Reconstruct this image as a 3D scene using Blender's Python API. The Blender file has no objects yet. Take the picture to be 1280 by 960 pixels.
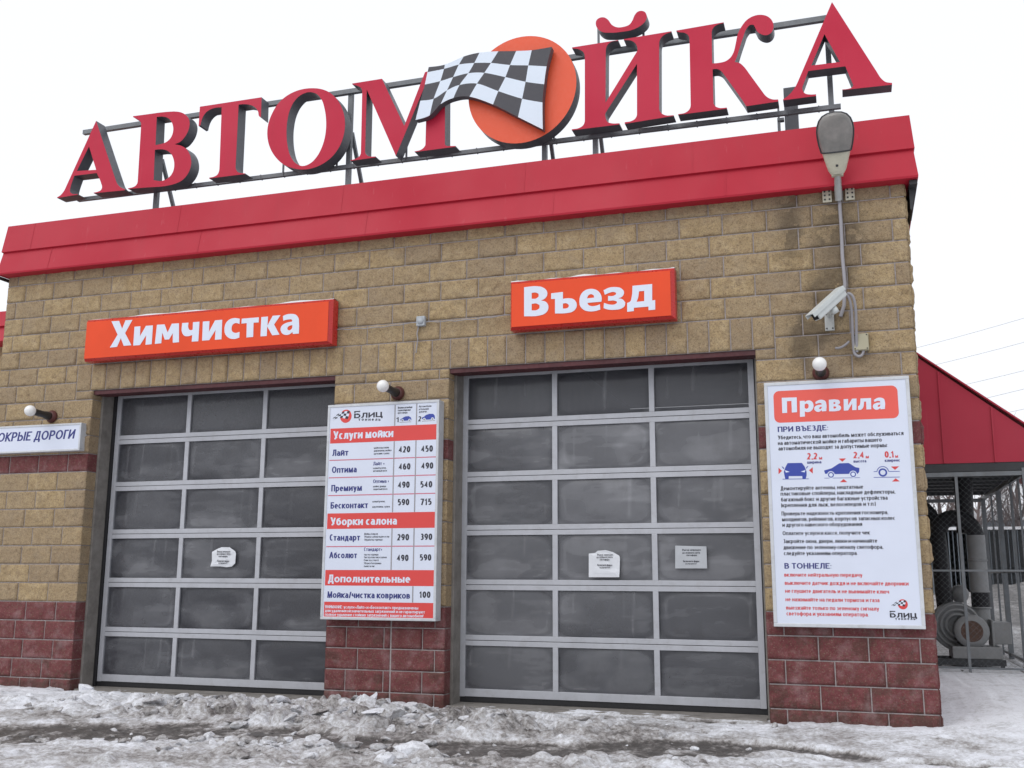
import bpy, bmesh, math, random
import numpy as np
from mathutils import Vector, Matrix
from mathutils.geometry import tessellate_polygon
R = math.radians
random.seed(7)
sc = bpy.context.scene
COL = sc.collection

# ------------------------------------------------------------------ camera, sky, sun, exposure
FOC, YAW, PIT, ROL = 1291.87, R(-18.04747), R(10.60399), R(0.243264)
CAM = np.array([-0.61177, -9.31036, 1.18709])
cy_, sy_, cp_, sp_ = math.cos(YAW), math.sin(YAW), math.cos(PIT), math.sin(PIT)
FW = np.array([sy_*cp_, cy_*cp_, sp_])
_r0 = np.array([cy_, -sy_, 0.0]); _u0 = np.cross(_r0, FW)
RT = math.cos(ROL)*_r0 + math.sin(ROL)*_u0
UP = -math.sin(ROL)*_r0 + math.cos(ROL)*_u0
cam = bpy.data.cameras.new('camera'); cam.sensor_width = 36; cam.lens = FOC/1280*36
cam.clip_start = .05; cam.clip_end = 3000
co = bpy.data.objects.new('camera', cam); COL.objects.link(co)
co.matrix_world = Matrix(((RT[0], UP[0], -FW[0], CAM[0]), (RT[1], UP[1], -FW[1], CAM[1]),
                          (RT[2], UP[2], -FW[2], CAM[2]), (0, 0, 0, 1)))
sc.camera = co
SUN_EL, SUN_AZ = R(48), R(205)      # high, behind the photographer, behind thick cloud
world = bpy.data.worlds.new('World'); sc.world = world; world.use_nodes = True
wn = world.node_tree; bg = wn.nodes['Background']
sky = wn.nodes.new('ShaderNodeTexSky'); sky.sky_type = 'NISHITA'; sky.sun_disc = False
sky.sun_elevation = SUN_EL; sky.sun_rotation = SUN_AZ; sky.air_density = 1.0; sky.dust_density = 6.0
hs = wn.nodes.new('ShaderNodeHueSaturation'); hs.inputs['Saturation'].default_value = .12
hs.inputs['Value'].default_value = .5
mixs = wn.nodes.new('ShaderNodeMix'); mixs.data_type = 'RGBA'; mixs.inputs[0].default_value = .72
mixs.inputs[7].default_value = (11.0, 11.3, 12.0, 1)
wn.links.new(sky.outputs[0], hs.inputs['Color']); wn.links.new(hs.outputs[0], mixs.inputs[6])
wn.links.new(mixs.outputs[2], bg.inputs[0]); bg.inputs[1].default_value = .12
sl = bpy.data.lights.new('sun', 'SUN'); sl.energy = .9; sl.angle = R(50); sl.color = (1, .97, .93)
so = bpy.data.objects.new('sun', sl); COL.objects.link(so)
_d = Vector((math.sin(SUN_AZ)*math.cos(SUN_EL), math.cos(SUN_AZ)*math.cos(SUN_EL), math.sin(SUN_EL)))
so.rotation_euler = _d.to_track_quat('Z', 'Y').to_euler()
sc.view_settings.view_transform = 'Standard'; sc.view_settings.look = 'None'
sc.view_settings.gamma = 1; sc.view_settings.use_curve_mapping = False
sc.view_settings.exposure = 0.0
sc.cycles.max_bounces = 6; sc.cycles.transparent_max_bounces = 16

# ------------------------------------------------------------------ helpers
def at(x, y, Y=0.0):
    """a point of the photograph taken back to the vertical plane Y (plane parallel to the facade)"""
    d = FW*FOC + RT*(x-640) - UP*(y-480)
    t = (Y-CAM[1])/d[1]
    p = CAM + t*d
    return Vector((float(p[0]), float(p[1]), float(p[2])))

def hsh(ix, iy, iz, s):
    n = (ix.astype(np.int64)*374761393 + iy.astype(np.int64)*668265263 + iz.astype(np.int64)*2147483647 + s*974634777) & 0xffffffff
    n = ((n ^ (n >> 13))*1274126177) & 0xffffffff
    n = n ^ (n >> 16)
    return (n & 0xffff)/32767.5-1
def vnoise(x, y, z, s=0):
    x = np.asarray(x, float); y = np.asarray(y, float)+0*x; z = np.asarray(z, float)+0*x
    fx, fy, fz = np.floor(x), np.floor(y), np.floor(z)
    ix, iy, iz = fx.astype(int), fy.astype(int), fz.astype(int)
    tx, ty, tz = x-fx, y-fy, z-fz
    tx = tx*tx*(3-2*tx); ty = ty*ty*(3-2*ty); tz = tz*tz*(3-2*tz)
    def l(a, b, t): return a+(b-a)*t
    c = [[[hsh(ix+i, iy+j, iz+k, s) for k in (0, 1)] for j in (0, 1)] for i in (0, 1)]
    return l(l(l(c[0][0][0], c[1][0][0], tx), l(c[0][1][0], c[1][1][0], tx), ty),
             l(l(c[0][0][1], c[1][0][1], tx), l(c[0][1][1], c[1][1][1], tx), ty), tz)
def fbm(x, y, z, o=4, s=0, g=.5):
    a, r, t = 1, 0, 0
    for i in range(o):
        r = r+a*vnoise(x*2**i, y*2**i, z*2**i, s+i); t += a; a *= g
    return r/t

class MB:
    """collects faces, then links them as ONE mesh object"""
    def __init__(s): s.v = []; s.f = []; s.m = []; s.sm = []
    def add(s, vs, fs, m=0, smooth=False):
        o = len(s.v); s.v += [tuple(p) for p in vs]
        for f in fs: s.f.append([o+i for i in f]); s.m.append(m); s.sm.append(smooth)
    def box(s, a, b, m=0):
        x0, y0, z0 = a; x1, y1, z1 = b
        s.add([(x0,y0,z0),(x1,y0,z0),(x1,y1,z0),(x0,y1,z0),(x0,y0,z1),(x1,y0,z1),(x1,y1,z1),(x0,y1,z1)],
              [(0,3,2,1),(4,5,6,7),(0,1,5,4),(1,2,6,5),(2,3,7,6),(3,0,4,7)], m)
    def obox(s, c, ax, ay, az, m=0):
        c, ax, ay, az = map(Vector, (c, ax, ay, az))
        s.add([c-ax-ay-az, c+ax-ay-az, c+ax+ay-az, c-ax+ay-az, c-ax-ay+az, c+ax-ay+az, c+ax+ay+az, c-ax+ay+az],
              [(0,3,2,1),(4,5,6,7),(0,1,5,4),(1,2,6,5),(2,3,7,6),(3,0,4,7)], m)
    def bar(s, p, q, w, h=None, m=0):
        p, q = Vector(p), Vector(q); d = (q-p); L = d.length; d.normalize()
        u = Vector((0, 0, 1)) if abs(d.z) < .9 else Vector((0, 1, 0))
        a = d.cross(u).normalized(); b = a.cross(d)
        s.obox((p+q)/2, d*L/2, a*w/2, b*(h or w)/2, m)
    def tube(s, pts, r, n=10, m=0, smooth=True, caps=True):
        pts = [Vector(p) for p in pts]
        rs = r if isinstance(r, (list, tuple)) else [r]*len(pts)
        ring = []; prev = None
        for i, p in enumerate(pts):
            d = (pts[min(i+1, len(pts)-1)]-pts[max(i-1, 0)])
            if d.length < 1e-9: d = Vector((0,0,1))
            d.normalize()
            if prev is None:
                a = d.orthogonal().normalized()
            else:
                a = (prev-d*prev.dot(d)).normalized()
            prev = a; b = d.cross(a)
            ring.append([p+(a*math.cos(t)+b*math.sin(t))*rs[i] for t in [2*math.pi*k/n for k in range(n)]])
        o = [q for rr in ring for q in rr]
        fs = []
        for i in range(len(pts)-1):
            for k in range(n):
                fs.append((i*n+k, i*n+(k+1) % n, (i+1)*n+(k+1) % n, (i+1)*n+k))
        s.add(o, fs, m, smooth)
        if caps:
            s.add(ring[0], [tuple(range(n))[::-1]], m); s.add(ring[-1], [tuple(range(n))], m)
    def lathe(s, prof, c, axis, n=20, m=0, smooth=True):
        """prof = [(radius, distance along axis)]"""
        c = Vector(c); d = Vector(axis).normalized(); a = d.orthogonal().normalized(); b = d.cross(a)
        vs = []; fs = []
        for r, h in prof:
            for k in range(n):
                t = 2*math.pi*k/n; vs.append(c+d*h+(a*math.cos(t)+b*math.sin(t))*max(r, 1e-4))
        for i in range(len(prof)-1):
            for k in range(n):
                fs.append((i*n+k, i*n+(k+1) % n, (i+1)*n+(k+1) % n, (i+1)*n+k))
        s.add(vs, fs, m, smooth)
    def prism(s, outer, holes, y0, y1, mf=0, ms=1, back=True):
        """polygon in the XZ plane, front at y0, back at y1"""
        def area(p): return sum(p[i][0]*p[(i+1) % len(p)][1]-p[(i+1) % len(p)][0]*p[i][1] for i in range(len(p)))
        loops = [list(outer) if area(outer) > 0 else list(outer)[::-1]]
        for h in holes: loops.append(list(h) if area(h) < 0 else list(h)[::-1])
        tri = tessellate_polygon([[Vector((x, z, 0)) for x, z in l] for l in loops])
        flat = [p for l in loops for p in l]
        def orient(t, rev):
            a, b, c = (flat[i] for i in t)
            ccw = (b[0]-a[0])*(c[1]-a[1])-(b[1]-a[1])*(c[0]-a[0]) > 0
            return tuple(t) if ccw != rev else tuple(t)[::-1]
        s.add([(x, y0, z) for x, z in flat], [orient(t, False) for t in tri], mf)
        if back: s.add([(x, y1, z) for x, z in flat], [orient(t, True) for t in tri], ms)
        for l in loops:
            n = len(l)
            s.add([(x, y0, z) for x, z in l]+[(x, y1, z) for x, z in l],
                  [(i, n+i, n+(i+1) % n, (i+1) % n) for i in range(n)], ms)
    def build(s, name, mats, parent=None, bevel=0):
        me = bpy.data.meshes.new(name); me.from_pydata(s.v, [], s.f); me.update()
        for m in (mats if isinstance(mats, (list, tuple)) else [mats]): me.materials.append(m)
        me.polygons.foreach_set('material_index', s.m); me.polygons.foreach_set('use_smooth', s.sm)
        o = bpy.data.objects.new(name, me); COL.objects.link(o)
        if parent: 
            o.parent = parent; o.matrix_parent_inverse = Matrix.Translation(-parent_loc(parent))
        if bevel:
            b = o.modifiers.new('bevel', 'BEVEL'); b.width = bevel; b.segments = 2; b.limit_method = 'ANGLE'; b.angle_limit = R(40)
        return o
def parent_loc(p):
    l = Vector(p.location)
    return l
def empty(name, loc, label, cat, group=None):
    o = bpy.data.objects.new(name, None); COL.objects.link(o); o.location = loc
    o.empty_display_size = .2
    return tag(o, label, cat, group)
def tag(o, label=None, cat=None, group=None, kind=None):
    if label: o['label'] = label
    if cat: o['category'] = cat
    if group: o['group'] = group
    if kind: o['kind'] = kind
    return o

# ------------------------------------------------------------------ materials
class NT:
    def __init__(s, name):
        s.mat = bpy.data.materials.new(name); s.mat.use_nodes = True
        s.t = s.mat.node_tree; s.b = s.t.nodes['Principled BSDF']; s.out = s.t.nodes['Material Output']
    def n(s, typ, **kw):
        x = s.t.nodes.new(typ)
        for k, v in kw.items(): setattr(x, k, v)
        return x
    def l(s, a, b): s.t.links.new(a, b)
    def coord(s): return s.n('ShaderNodeNewGeometry').outputs['Position']
    def noise(s, scale, detail=4, rough=.55, vec=None, dist=0):
        x = s.n('ShaderNodeTexNoise'); x.inputs['Scale'].default_value = scale
        x.inputs['Detail'].default_value = detail; x.inputs['Roughness'].default_value = rough
        x.inputs['Distortion'].default_value = dist
        s.l(vec if vec is not None else s.coord(), x.inputs['Vector']); return x.outputs[0]
    def ramp(s, fac, stops):
        x = s.n('ShaderNodeValToRGB'); e = x.color_ramp.elements
        while len(e) < len(stops): e.new(.5)
        for i, (p, c) in enumerate(stops):
            e[i].position = p; e[i].color = c if len(c) == 4 else (*c, 1)
        s.l(fac, x.inputs[0]); return x.outputs[0]
    def val(s, fac, a, b, lo=0, hi=1):
        x = s.n('ShaderNodeMapRange'); x.inputs[1].default_value = lo; x.inputs[2].default_value = hi
        x.inputs[3].default_value = a; x.inputs[4].default_value = b; s.l(fac, x.inputs[0]); return x.outputs[0]
    def mix(s, f, a, b, mode='MIX'):
        x = s.n('ShaderNodeMix', data_type='RGBA', blend_type=mode)
        for i, v in ((0, f), (6, a), (7, b)):
            if hasattr(v, 'is_linked'): s.l(v, x.inputs[i])
            else: x.inputs[i].default_value = v if i == 0 else ((*v, 1) if len(v) == 3 else v)
        return x.outputs[2]
    def bump(s, h, strength=.3, dist=.01, prev=None):
        x = s.n('ShaderNodeBump'); x.inputs['Strength'].default_value = strength; x.inputs['Distance'].default_value = dist
        s.l(h, x.inputs['Height'])
        if prev is not None: s.l(prev, x.inputs['Normal'])
        return x.outputs[0]
    def attr(s, name):
        x = s.n('ShaderNodeAttribute'); x.attribute_name = name; return x
    def set(s, **kw):
        for k, v in kw.items():
            k = k.replace('_', ' ')
            if hasattr(v, 'is_linked'): s.l(v, s.b.inputs[k])
            else: s.b.inputs[k].default_value = (*v, 1) if isinstance(v, tuple) and len(v) == 3 else v
        return s.mat

def paint(name, col, rough=.5, var=.12, metal=0.0, scale=3, spec=.5, dirt=.0):
    m = NT(name); n = m.noise(scale, 5, .6); f = m.noise(scale*14, 3, .6)
    a = tuple(c*(1-var) for c in col); b = tuple(min(1, c*(1+var)) for c in col)
    c = m.mix(m.val(n, 0, 1, .3, .7), a, b)
    if dirt:
        d = m.noise(scale*2.5, 6, .7); c = m.mix(m.val(d, 0, dirt, .5, .72), c, (.20, .18, .16))
    return m.set(Base_Color=c, Roughness=m.val(f, rough*.8, min(1, rough*1.2), .3, .7), Metallic=metal, Specular_IOR_Level=spec)

def mat_block():
    m = NT('split_face_block'); a = m.attr('tint'); sep = m.n('ShaderNodeSeparateColor'); m.l(a.outputs['Color'], sep.inputs[0])
    rnd, red, wet = sep.outputs[0], sep.outputs[1], sep.outputs[2]
    g = m.noise(70, 5, .7); g2 = m.noise(9, 4, .6); g3 = m.noise(110, 3, .6)
    tan = m.ramp(g2, [(.25, (.36, .26, .135)), (.5, (.465, .345, .19)), (.75, (.54, .42, .255))])
    tan = m.mix(m.val(rnd, 0, .8), tan, (.33, .25, .165))
    rd = m.ramp(g2, [(.25, (.13, .034, .040)), (.5, (.18, .050, .056)), (.8, (.24, .082, .086))])
    rd = m.mix(m.val(rnd, 0, .5), rd, (.155, .046, .05))
    mt = m.noise(17, 4, .7); mt2 = m.noise(3.2, 4, .65)
    tan = m.mix(m.val(mt, .55, 0, .32, .52), tan, (.27, .185, .105)); tan = m.mix(m.val(mt2, 0, .45, .52, .72), tan, (.30, .24, .18))
    rd = m.mix(m.val(mt, .6, 0, .32, .52), rd, (.12, .032, .036))
    c = m.mix(red, tan, rd)
    c = m.mix(m.val(g3, .7, 0, .30, .50), c, (.10, .072, .05))          # dark aggregate pits
    c = m.mix(m.val(g, 0, .45, .55, .75), c, (.52, .44, .34))
    g5 = m.noise(48, 3, .6); c = m.mix(m.val(g5, .5, 0, .30, .48), c, (.15, .105, .07))             # pale grains
    c = m.mix(wet, c, m.mix(.62, c, (.05, .035, .022)))
    # pale lime bloom on red courses
    bl = m.noise(5, 5, .7)
    mul = m.n('ShaderNodeMath', operation='MULTIPLY'); m.l(m.val(bl, 0, .55, .50, .74), mul.inputs[0]); m.l(red, mul.inputs[1])
    c = m.mix(mul.outputs[0], c, (.36, .235, .24))
    b1 = m.bump(m.noise(32, 6, .75), 1.0, .016); b2 = m.bump(g3, .55, .005, b1)
    return m.set(Base_Color=c, Roughness=m.val(wet, .92, .55), Normal=b2, Specular_IOR_Level=.3)
def mat_mortar():
    m = NT('mortar'); n = m.noise(25, 5, .7)
    c = m.ramp(n, [(.3, (.23, .205, .205)), (.6, (.36, .325, .32)), (.8, (.47, .43, .415))])
    return m.set(Base_Color=c, Roughness=.95, Normal=m.bump(m.noise(120, 4), .5, .004))
def mat_concrete(name='jamb_concrete', k=1.0):
    m = NT(name); n = m.noise(6, 6, .7); n2 = m.noise(60, 4)
    c = m.ramp(n, [(.25, (.12*k, .11*k, .10*k)), (.5, (.20*k, .185*k, .17*k)), (.8, (.28*k, .265*k, .25*k))])
    return m.set(Base_Color=c, Roughness=.9, Normal=m.bump(n2, .35, .006))
def mat_red_metal(name, col, rough=.32):
    m = NT(name); p = m.coord()
    mp = m.n('ShaderNodeMapping'); mp.inputs['Scale'].default_value = (5, 5, .7); m.l(p, mp.inputs['Vector'])
    st = m.noise(1.0, 6, .7, mp.outputs[0]); w = m.noise(.9, 3)
    c = m.mix(m.val(st, 0, .35, .5, .8), col, tuple(min(1, v*.78+.015) for v in col))
    c = m.mix(m.val(w, 0, .25, .4, .7), c, tuple(v*.8 for v in col))
    # thin rain streaks
    mp2 = m.n('ShaderNodeMapping'); mp2.inputs['Scale'].default_value = (26, 26, .55); m.l(p, mp2.inputs['Vector'])
    s2 = m.noise(1.0, 3, .6, mp2.outputs[0]); c = m.mix(m.val(s2, 0, .3, .66, .8), c, (.50, .16, .18))
    return m.set(Base_Color=c, Roughness=m.val(w, rough*.85, rough*1.3, .3, .7), Specular_IOR_Level=.3,
                 Normal=m.bump(m.noise(1.7, 2), .35, .02))
def mat_pane():
    m = NT('fogged_pane'); p = m.coord(); fog_highlight = m.attr('fog_highlight').outputs['Fac']
    n2 = m.noise(7, 5, .65, p)
    mp4 = m.n('ShaderNodeMapping'); mp4.inputs['Scale'].default_value = (16, 1, .9); m.l(p, mp4.inputs['Vector'])
    n4 = m.noise(1.5, 4, .6, mp4.outputs[0], .2); n5 = m.noise(60, 3, .6, p)
    c = m.mix(fog_highlight, (.040, .042, .053), (.30, .305, .325))
    c = m.mix(m.val(n2, 0, .22, .5, .75), c, (.060, .057, .056))
    c = m.mix(m.val(n4, 0, .18, .6, .82), c, (.17, .17, .175))          # dried runs
    c = m.mix(m.val(n5, 0, .25, .6, .75), c, (.11, .105, .10))
    m.set(Base_Color=c, Roughness=m.val(fog_highlight, .10, .45), Normal=m.bump(m.noise(1.3, 2, .5, p), .5, .05), Specular_IOR_Level=.5)
    tr = m.n('ShaderNodeBsdfTransparent'); ms = m.n('ShaderNodeMixShader')
    m.l(m.val(fog_highlight, .34, .05), ms.inputs[0]); m.l(m.b.outputs[0], ms.inputs[1]); m.l(tr.outputs[0], ms.inputs[2])
    m.l(ms.outputs[0], m.out.inputs[0])
    return m.mat
def mat_snow():
    m = NT('trodden_snow'); a = m.attr('dirt'); d = a.outputs['Fac']
    n = m.noise(3.5, 6, .7); n2 = m.noise(28, 5, .7)
    s1 = m.n('ShaderNodeMath', operation='ADD'); m.l(d, s1.inputs[0]); m.l(m.val(n, -.30, .30, .3, .7), s1.inputs[1])
    s2 = m.n('ShaderNodeMath', operation='ADD'); m.l(s1.outputs[0], s2.inputs[0]); m.l(m.val(n2, -.22, .22, .3, .7), s2.inputs[1])
    s2.use_clamp = True
    c = m.ramp(s2.outputs[0], [(0, (.72, .735, .78)), (.3, (.52, .522, .54)), (.55, (.33, .315, .31)), (.8, (.15, .138, .132)), (1, (.07, .064, .06))])
    spk = m.noise(95, 2, .5); c = m.mix(m.val(spk, 0, .75, .66, .74), c, (.07, .055, .045))
    b1 = m.bump(m.noise(45, 6, .75), .7, .012); b2 = m.bump(m.noise(170, 3, .6), .5, .004, b1)
    return m.set(Base_Color=c, Roughness=m.val(s2.outputs[0], .75, .45), Normal=b2, Specular_IOR_Level=.4)
def mat_asphalt():
    m = NT('wet_asphalt'); n = m.noise(2.2, 6, .7); n2 = m.noise(60, 5, .7)
    c = m.ramp(n, [(.3, (.045, .042, .041)), (.55, (.085, .078, .073)), (.75, (.16, .145, .135))])
    c = m.mix(m.val(n2, 0, .5, .5, .8), c, (.15, .14, .135))
    return m.set(Base_Color=c, Roughness=m.val(n, .35, .7, .3, .7), Normal=m.bump(n2, .6, .006))

M = {}
M['block'] = mat_block(); M['mortar'] = mat_mortar(); M['concrete'] = mat_concrete()
M['cornice'] = mat_red_metal('cornice_red', (.43, .014, .034), .5); M['roofred'] = mat_red_metal('roof_red', (.40, .028, .055), .5)
M['letter'] = mat_red_metal('letter_red', (.50, .016, .050), .5)
M['side'] = paint('letter_side_grey', (.085, .09, .105), .45)
M['steel'] = paint('grey_steel', (.16, .175, .19), .5, .2, 0, 6, .5, .35)
M['dark'] = paint('dark_steel', (.028, .03, .034), .5, .2)
M['alu'] = paint('door_aluminium', (.43, .44, .475), .42, .06, .2, 5, .5, .22)
M['rubber'] = paint('black_rubber', (.012, .012, .014), .6)
M['lintel'] = paint('lintel_oxide', (.075, .018, .022), .65, .3)
M['pane'] = mat_pane()
M['orange'] = paint('orange_face', (.74, .066, .014), .4, .05, 0, 2, .3)
M['orange_disc'] = paint('orange_disc', (.74, .088, .028), .5, .03, 0, 2)
M['redside'] = paint('sign_red_side', (.52, .025, .022), .3, .05, 0, 2)
M['white'] = paint('sign_white', (.64, .685, .80), .35, .03, 0, 2)
M['whitel'] = paint('lettering_white', (.66, .715, .83), .4, .02)
M['frame'] = paint('board_frame', (.55, .57, .60), .4, .06, .1, 6, .5, .25)
M['bred'] = paint('board_red', (.66, .055, .05), .4, .03)
M['bred2'] = paint('board_coral', (.74, .10, .075), .4, .03)
M['blue'] = paint('print_navy', (.022, .028, .18), .4, .03)
M['blueicon'] = paint('print_blue', (.03, .055, .33), .4, .03)
M['ink'] = paint('print_ink', (.022, .022, .035), .4, .03)
M['pinkline'] = paint('print_pink', (.55, .16, .22), .4, .03)
M['redink'] = paint('print_red', (.60, .05, .05), .4, .03)
M['flagw'] = paint('flag_white', (.66, .74, .84), .4, .02); M['flagk'] = paint('flag_black', (.03, .03, .042), .4, .05)
M['globe'] = paint('opal_globe', (.80, .80, .79), .2, .02)
M['cream'] = paint('lamp_cream', (.50, .48, .38), .45, .08, 0, 9, .5, .2)
M['galv'] = paint('galvanised', (.42, .43, .42), .4, .12, .4, 14)
M['camgrey'] = paint('camera_white', (.55, .58, .57), .4, .05)
M['cable'] = paint('cable_grey', (.30, .29, .31), .55, .1)
M['box'] = paint('box_grey', (.38, .41, .44), .5, .06)
M['boxcream'] = paint('box_cream', (.40, .37, .26), .55, .06)
M['paper'] = paint('paper', (.66, .68, .72), .7, .05, 0, 12)
M['papergrey'] = paint('paper_film', (.43, .45, .48), .45, .05, 0, 12)
M['lampsocket'] = paint('socket_black', (.022, .020, .022), .4, .2)
M['lampflange'] = paint('flange_brown', (.085, .022, .02), .5, .2)
M['snow'] = mat_snow(); M['asphalt'] = mat_asphalt()
M['roofing'] = paint('roofing', (.12, .12, .125), .8)
M['interior'] = paint('interior_wall', (.30, .31, .33), .7)
M['motor'] = paint('blower_grey', (.13, .135, .14), .5, .15, .1, 7, .5, .4)
M['motorlight'] = paint('blower_light', (.22, .225, .23), .5, .12, 0, 7, .5, .35)
M['ductblack'] = paint('duct_black', (.012, .012, .015), .5, .2, 0, 3, .25)
M['rust'] = paint('rusty_grille', (.10, .055, .04), .7, .3, 0, 30)
M['fence'] = paint('fence_grey', (.34, .385, .43), .8, .12, 0, 1.5)
M['bark'] = paint('bare_bark', (.15, .115, .11), .9, .25)
M['puresnow'] = paint('roof_snow', (.70, .71, .74), .8, .04)
M['lens'] = None
def mat_lens():
    m = NT('lamp_lens'); n = m.noise(7, 5, .6)
    c = m.mix(m.val(n, 0, 1, .35, .7), (.16, .155, .145), (.26, .24, .225))
    return m.set(Base_Color=c, Roughness=.16, Specular_IOR_Level=.6)
M['lens'] = mat_lens()

# ------------------------------------------------------------------ stroke lettering (own drawn alphabet)
def arc(cx, cy, rx, ry, a0, a1, n=None):
    n = n or max(3, int(abs(a1-a0)/20))
    return [(cx+rx*math.cos(R(a0+(a1-a0)*i/n)), cy+ry*math.sin(R(a0+(a1-a0)*i/n))) for i in range(n+1)]
BREVE = ([(.25, 1.36)]+arc(.5, 1.30, .25, .14, 180, 360)+[(.75, 1.36)], 'an')
O_ = (arc(.5, .5, .5, .5, 0, 360, 20), 'c')
def base_forms(P):
    """letters drawn alike in both cases; core box 0..1 x 0..1"""
    G = {
    'в': (.62, [([(0,0),(0,1)], ''), ([(0,1),(.5,1)]+arc(.5,.77,.40,.23,90,-90)+[(0,.54)], 'a'), ([(0,.54),(.55,.54)]+arc(.55,.27,.45,.27,90,-90)+[(0,0)], 'a')]),
    'г': (.46, [([(0,0),(0,1),(1,1)], '')]),
    'д': (.70, [([(.85,1),(.85,0)], ''), ([(.85,1),(.30,1),(.26,.45),(.10,0)], ''), ([(0,-.24),(0,0),(1,0),(1,-.24)], 'n')]),
    'ж': (.92, [([(.5,0),(.5,1)], ''), ([(0,1),(.5,.5)], 'd'), ([(1,1),(.5,.5)], 'd'), ([(0,0),(.5,.5)], 'd'), ([(1,0),(.5,.5)], 'd')]),
    'з': (.52, [([(0,.93),(.35,1),(.5,1)]+arc(.5,.77,.42,.23,90,-90)+[(.3,.54)], 'a'), ([(.3,.54),(.55,.54)]+arc(.55,.27,.45,.27,90,-90)+[(.35,0),(0,.08)], 'a')]),
    'и': (.68, [([(0,0),(0,1)], ''), ([(1,0),(1,1)], ''), ([(0,.06),(1,.94)], '')]),
    'к': (.62, [([(0,0),(0,1)], ''), ([(.18,.5),(1,1)], 'd'), ([(.22,.55),(1,0)], 'd'), ([(0,.5),(.35,.5)], 'a')]),
    'л': (.66, [([(1,0),(1,1)], ''), ([(1,1),(.32,1),(.28,.45),(.20,.12),(.0,0)], '')]),
    'м': (.84, [([(0,0),(.06,1)], ''), ([(1,0),(.94,1)], ''), ([(.06,1),(.5,.08)], 'd'), ([(.94,1),(.5,.08)], 'd')]),
    'н': (.66, [([(0,0),(0,1)], ''), ([(1,0),(1,1)], ''), ([(0,.5),(1,.5)], 'a')]),
    'о': (.70, [O_]),
    'п': (.66, [([(0,0),(0,1),(1,1),(1,0)], '')]),
    'с': (.58, [(arc(.55,.5,.55,.5,52,308), 'a')]),
    'т': (.56, [([(.5,0),(.5,1)], ''), ([(0,1),(1,1)], '')]),
    'х': (.62, [([(0,0),(1,1)], 'd'), ([(0,1),(1,0)], 'd')]),
    'ц': (.72, [([(0,1),(0,0),(.88,0),(.88,1)], ''), ([(.85,0),(1.02,0),(1.02,-.26)], 'n')]),
    'ч': (.62, [([(1,0),(1,1)], ''), ([(0,1),(0,.72)]+arc(.36,.72,.36,.30,180,270)+[(1,.44)], '')]),
    'ш': (.94, [([(0,1),(0,0),(1,0),(1,1)], ''), ([(.5,0),(.5,1)], '')]),
    'щ': (.98, [([(0,1),(0,0),(.92,0),(.92,1)], ''), ([(.46,0),(.46,1)], ''), ([(.9,0),(1.03,0),(1.03,-.26)], 'n')]),
    'ъ': (.74, [([(0,1),(.30,1),(.30,0)], ''), ([(.30,.58),(.65,.58)]+arc(.65,.29,.35,.29,90,-90)+[(.30,0)], 'a')]),
    'ы': (.88, [([(0,1),(0,0)], ''), ([(0,.58),(.35,.58)]+arc(.35,.29,.29,.29,90,-90)+[(0,0)], 'a'), ([(1,0),(1,1)], '')]),
    'ь': (.58, [([(0,1),(0,0)], ''), ([(0,.58),(.5,.58)]+arc(.5,.29,.48,.29,90,-90)+[(0,0)], 'a')]),
    'э': (.56, [(arc(.45,.5,.55,.5,128,-128), 'a'), ([(.3,.5),(1,.5)], 'a')]),
    'ю': (.92, [([(0,0),(0,1)], ''), ([(0,.5),(.4,.5)], 'a'), (arc(.68,.5,.32,.5,0,360,18), 'c')]),
    'я': (.62, [([(1,0),(1,1),(.4,1)]+arc(.4,.74,.36,.26,90,270)+[(1,.48)], ''), ([(.55,.48),(0,0)], 'd')]),
    }
    G['й'] = (G['и'][0], G['и'][1]+[BREVE])
    return G
low = base_forms(0); up = {k.upper(): v for k, v in base_forms(1).items()}
low.update({
 'а': (.58, [([(.06,.90),(.3,1),(.5,1)]+arc(.55,.62,.45,.38,90,0)+[(1,0)], 'b'), ([(1,.58),(.42,.58)]+arc(.42,.29,.42,.29,90,270)+[(.7,.02),(1,.2)], 'a')]),
 'б': (.66, [(arc(.5,.47,.5,.47,0,360,20), 'c'), ([(0,.45),(.03,.95),(.25,1.25),(.95,1.38)], 'an')]),
 'е': (.62, [([(.02,.52),(1,.52)]+arc(.5,.5,.5,.5,4,312), 'a')]),
 'р': (.66, [([(0,-.42),(0,1)], 'n'), ([(0,.5)]+arc(.5,.5,.5,.5,180,-180,20)[1:], 'a')]),
 'у': (.62, [([(0,1),(.52,.02)], 'd'), ([(1,1.02),(.45,-.32),(.25,-.42),(.02,-.40)], 'an')]),
 'ф': (.90, [([(.5,-.4),(.5,1.35)], 'n'), (arc(.27,.5,.27,.5,0,360,16), 'c'), (arc(.73,.5,.27,.5,0,360,16), 'c')]),
})
up.update({
 'А': (.78, [([(0,0),(.5,1.05)], 'd'), ([(1,0),(.5,1.05)], 'd'), ([(.2,.30),(.8,.30)], 'a')]),
 'Б': (.64, [([(.92,1),(0,1),(0,0)], ''), ([(0,.56),(.5,.56)]+arc(.5,.28,.5,.28,90,-90)+[(0,0)], 'a')]),
 'Е': (.56, [([(1,1),(0,1),(0,0),(1,0)], ''), ([(0,.52),(.9,.52)], 'a')]),
 'Р': (.62, [([(0,0),(0,1)], ''), ([(0,1),(.5,1)]+arc(.5,.72,.5,.28,90,-90)+[(0,.44)], 'a')]),
 'У': (.68, [([(0,1),(.52,.32)], 'd'), ([(1,1.02),(.50,.15),(.36,0),(.06,.0)], 'a')]),
 'О': (.80, [O_]),
})
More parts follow.
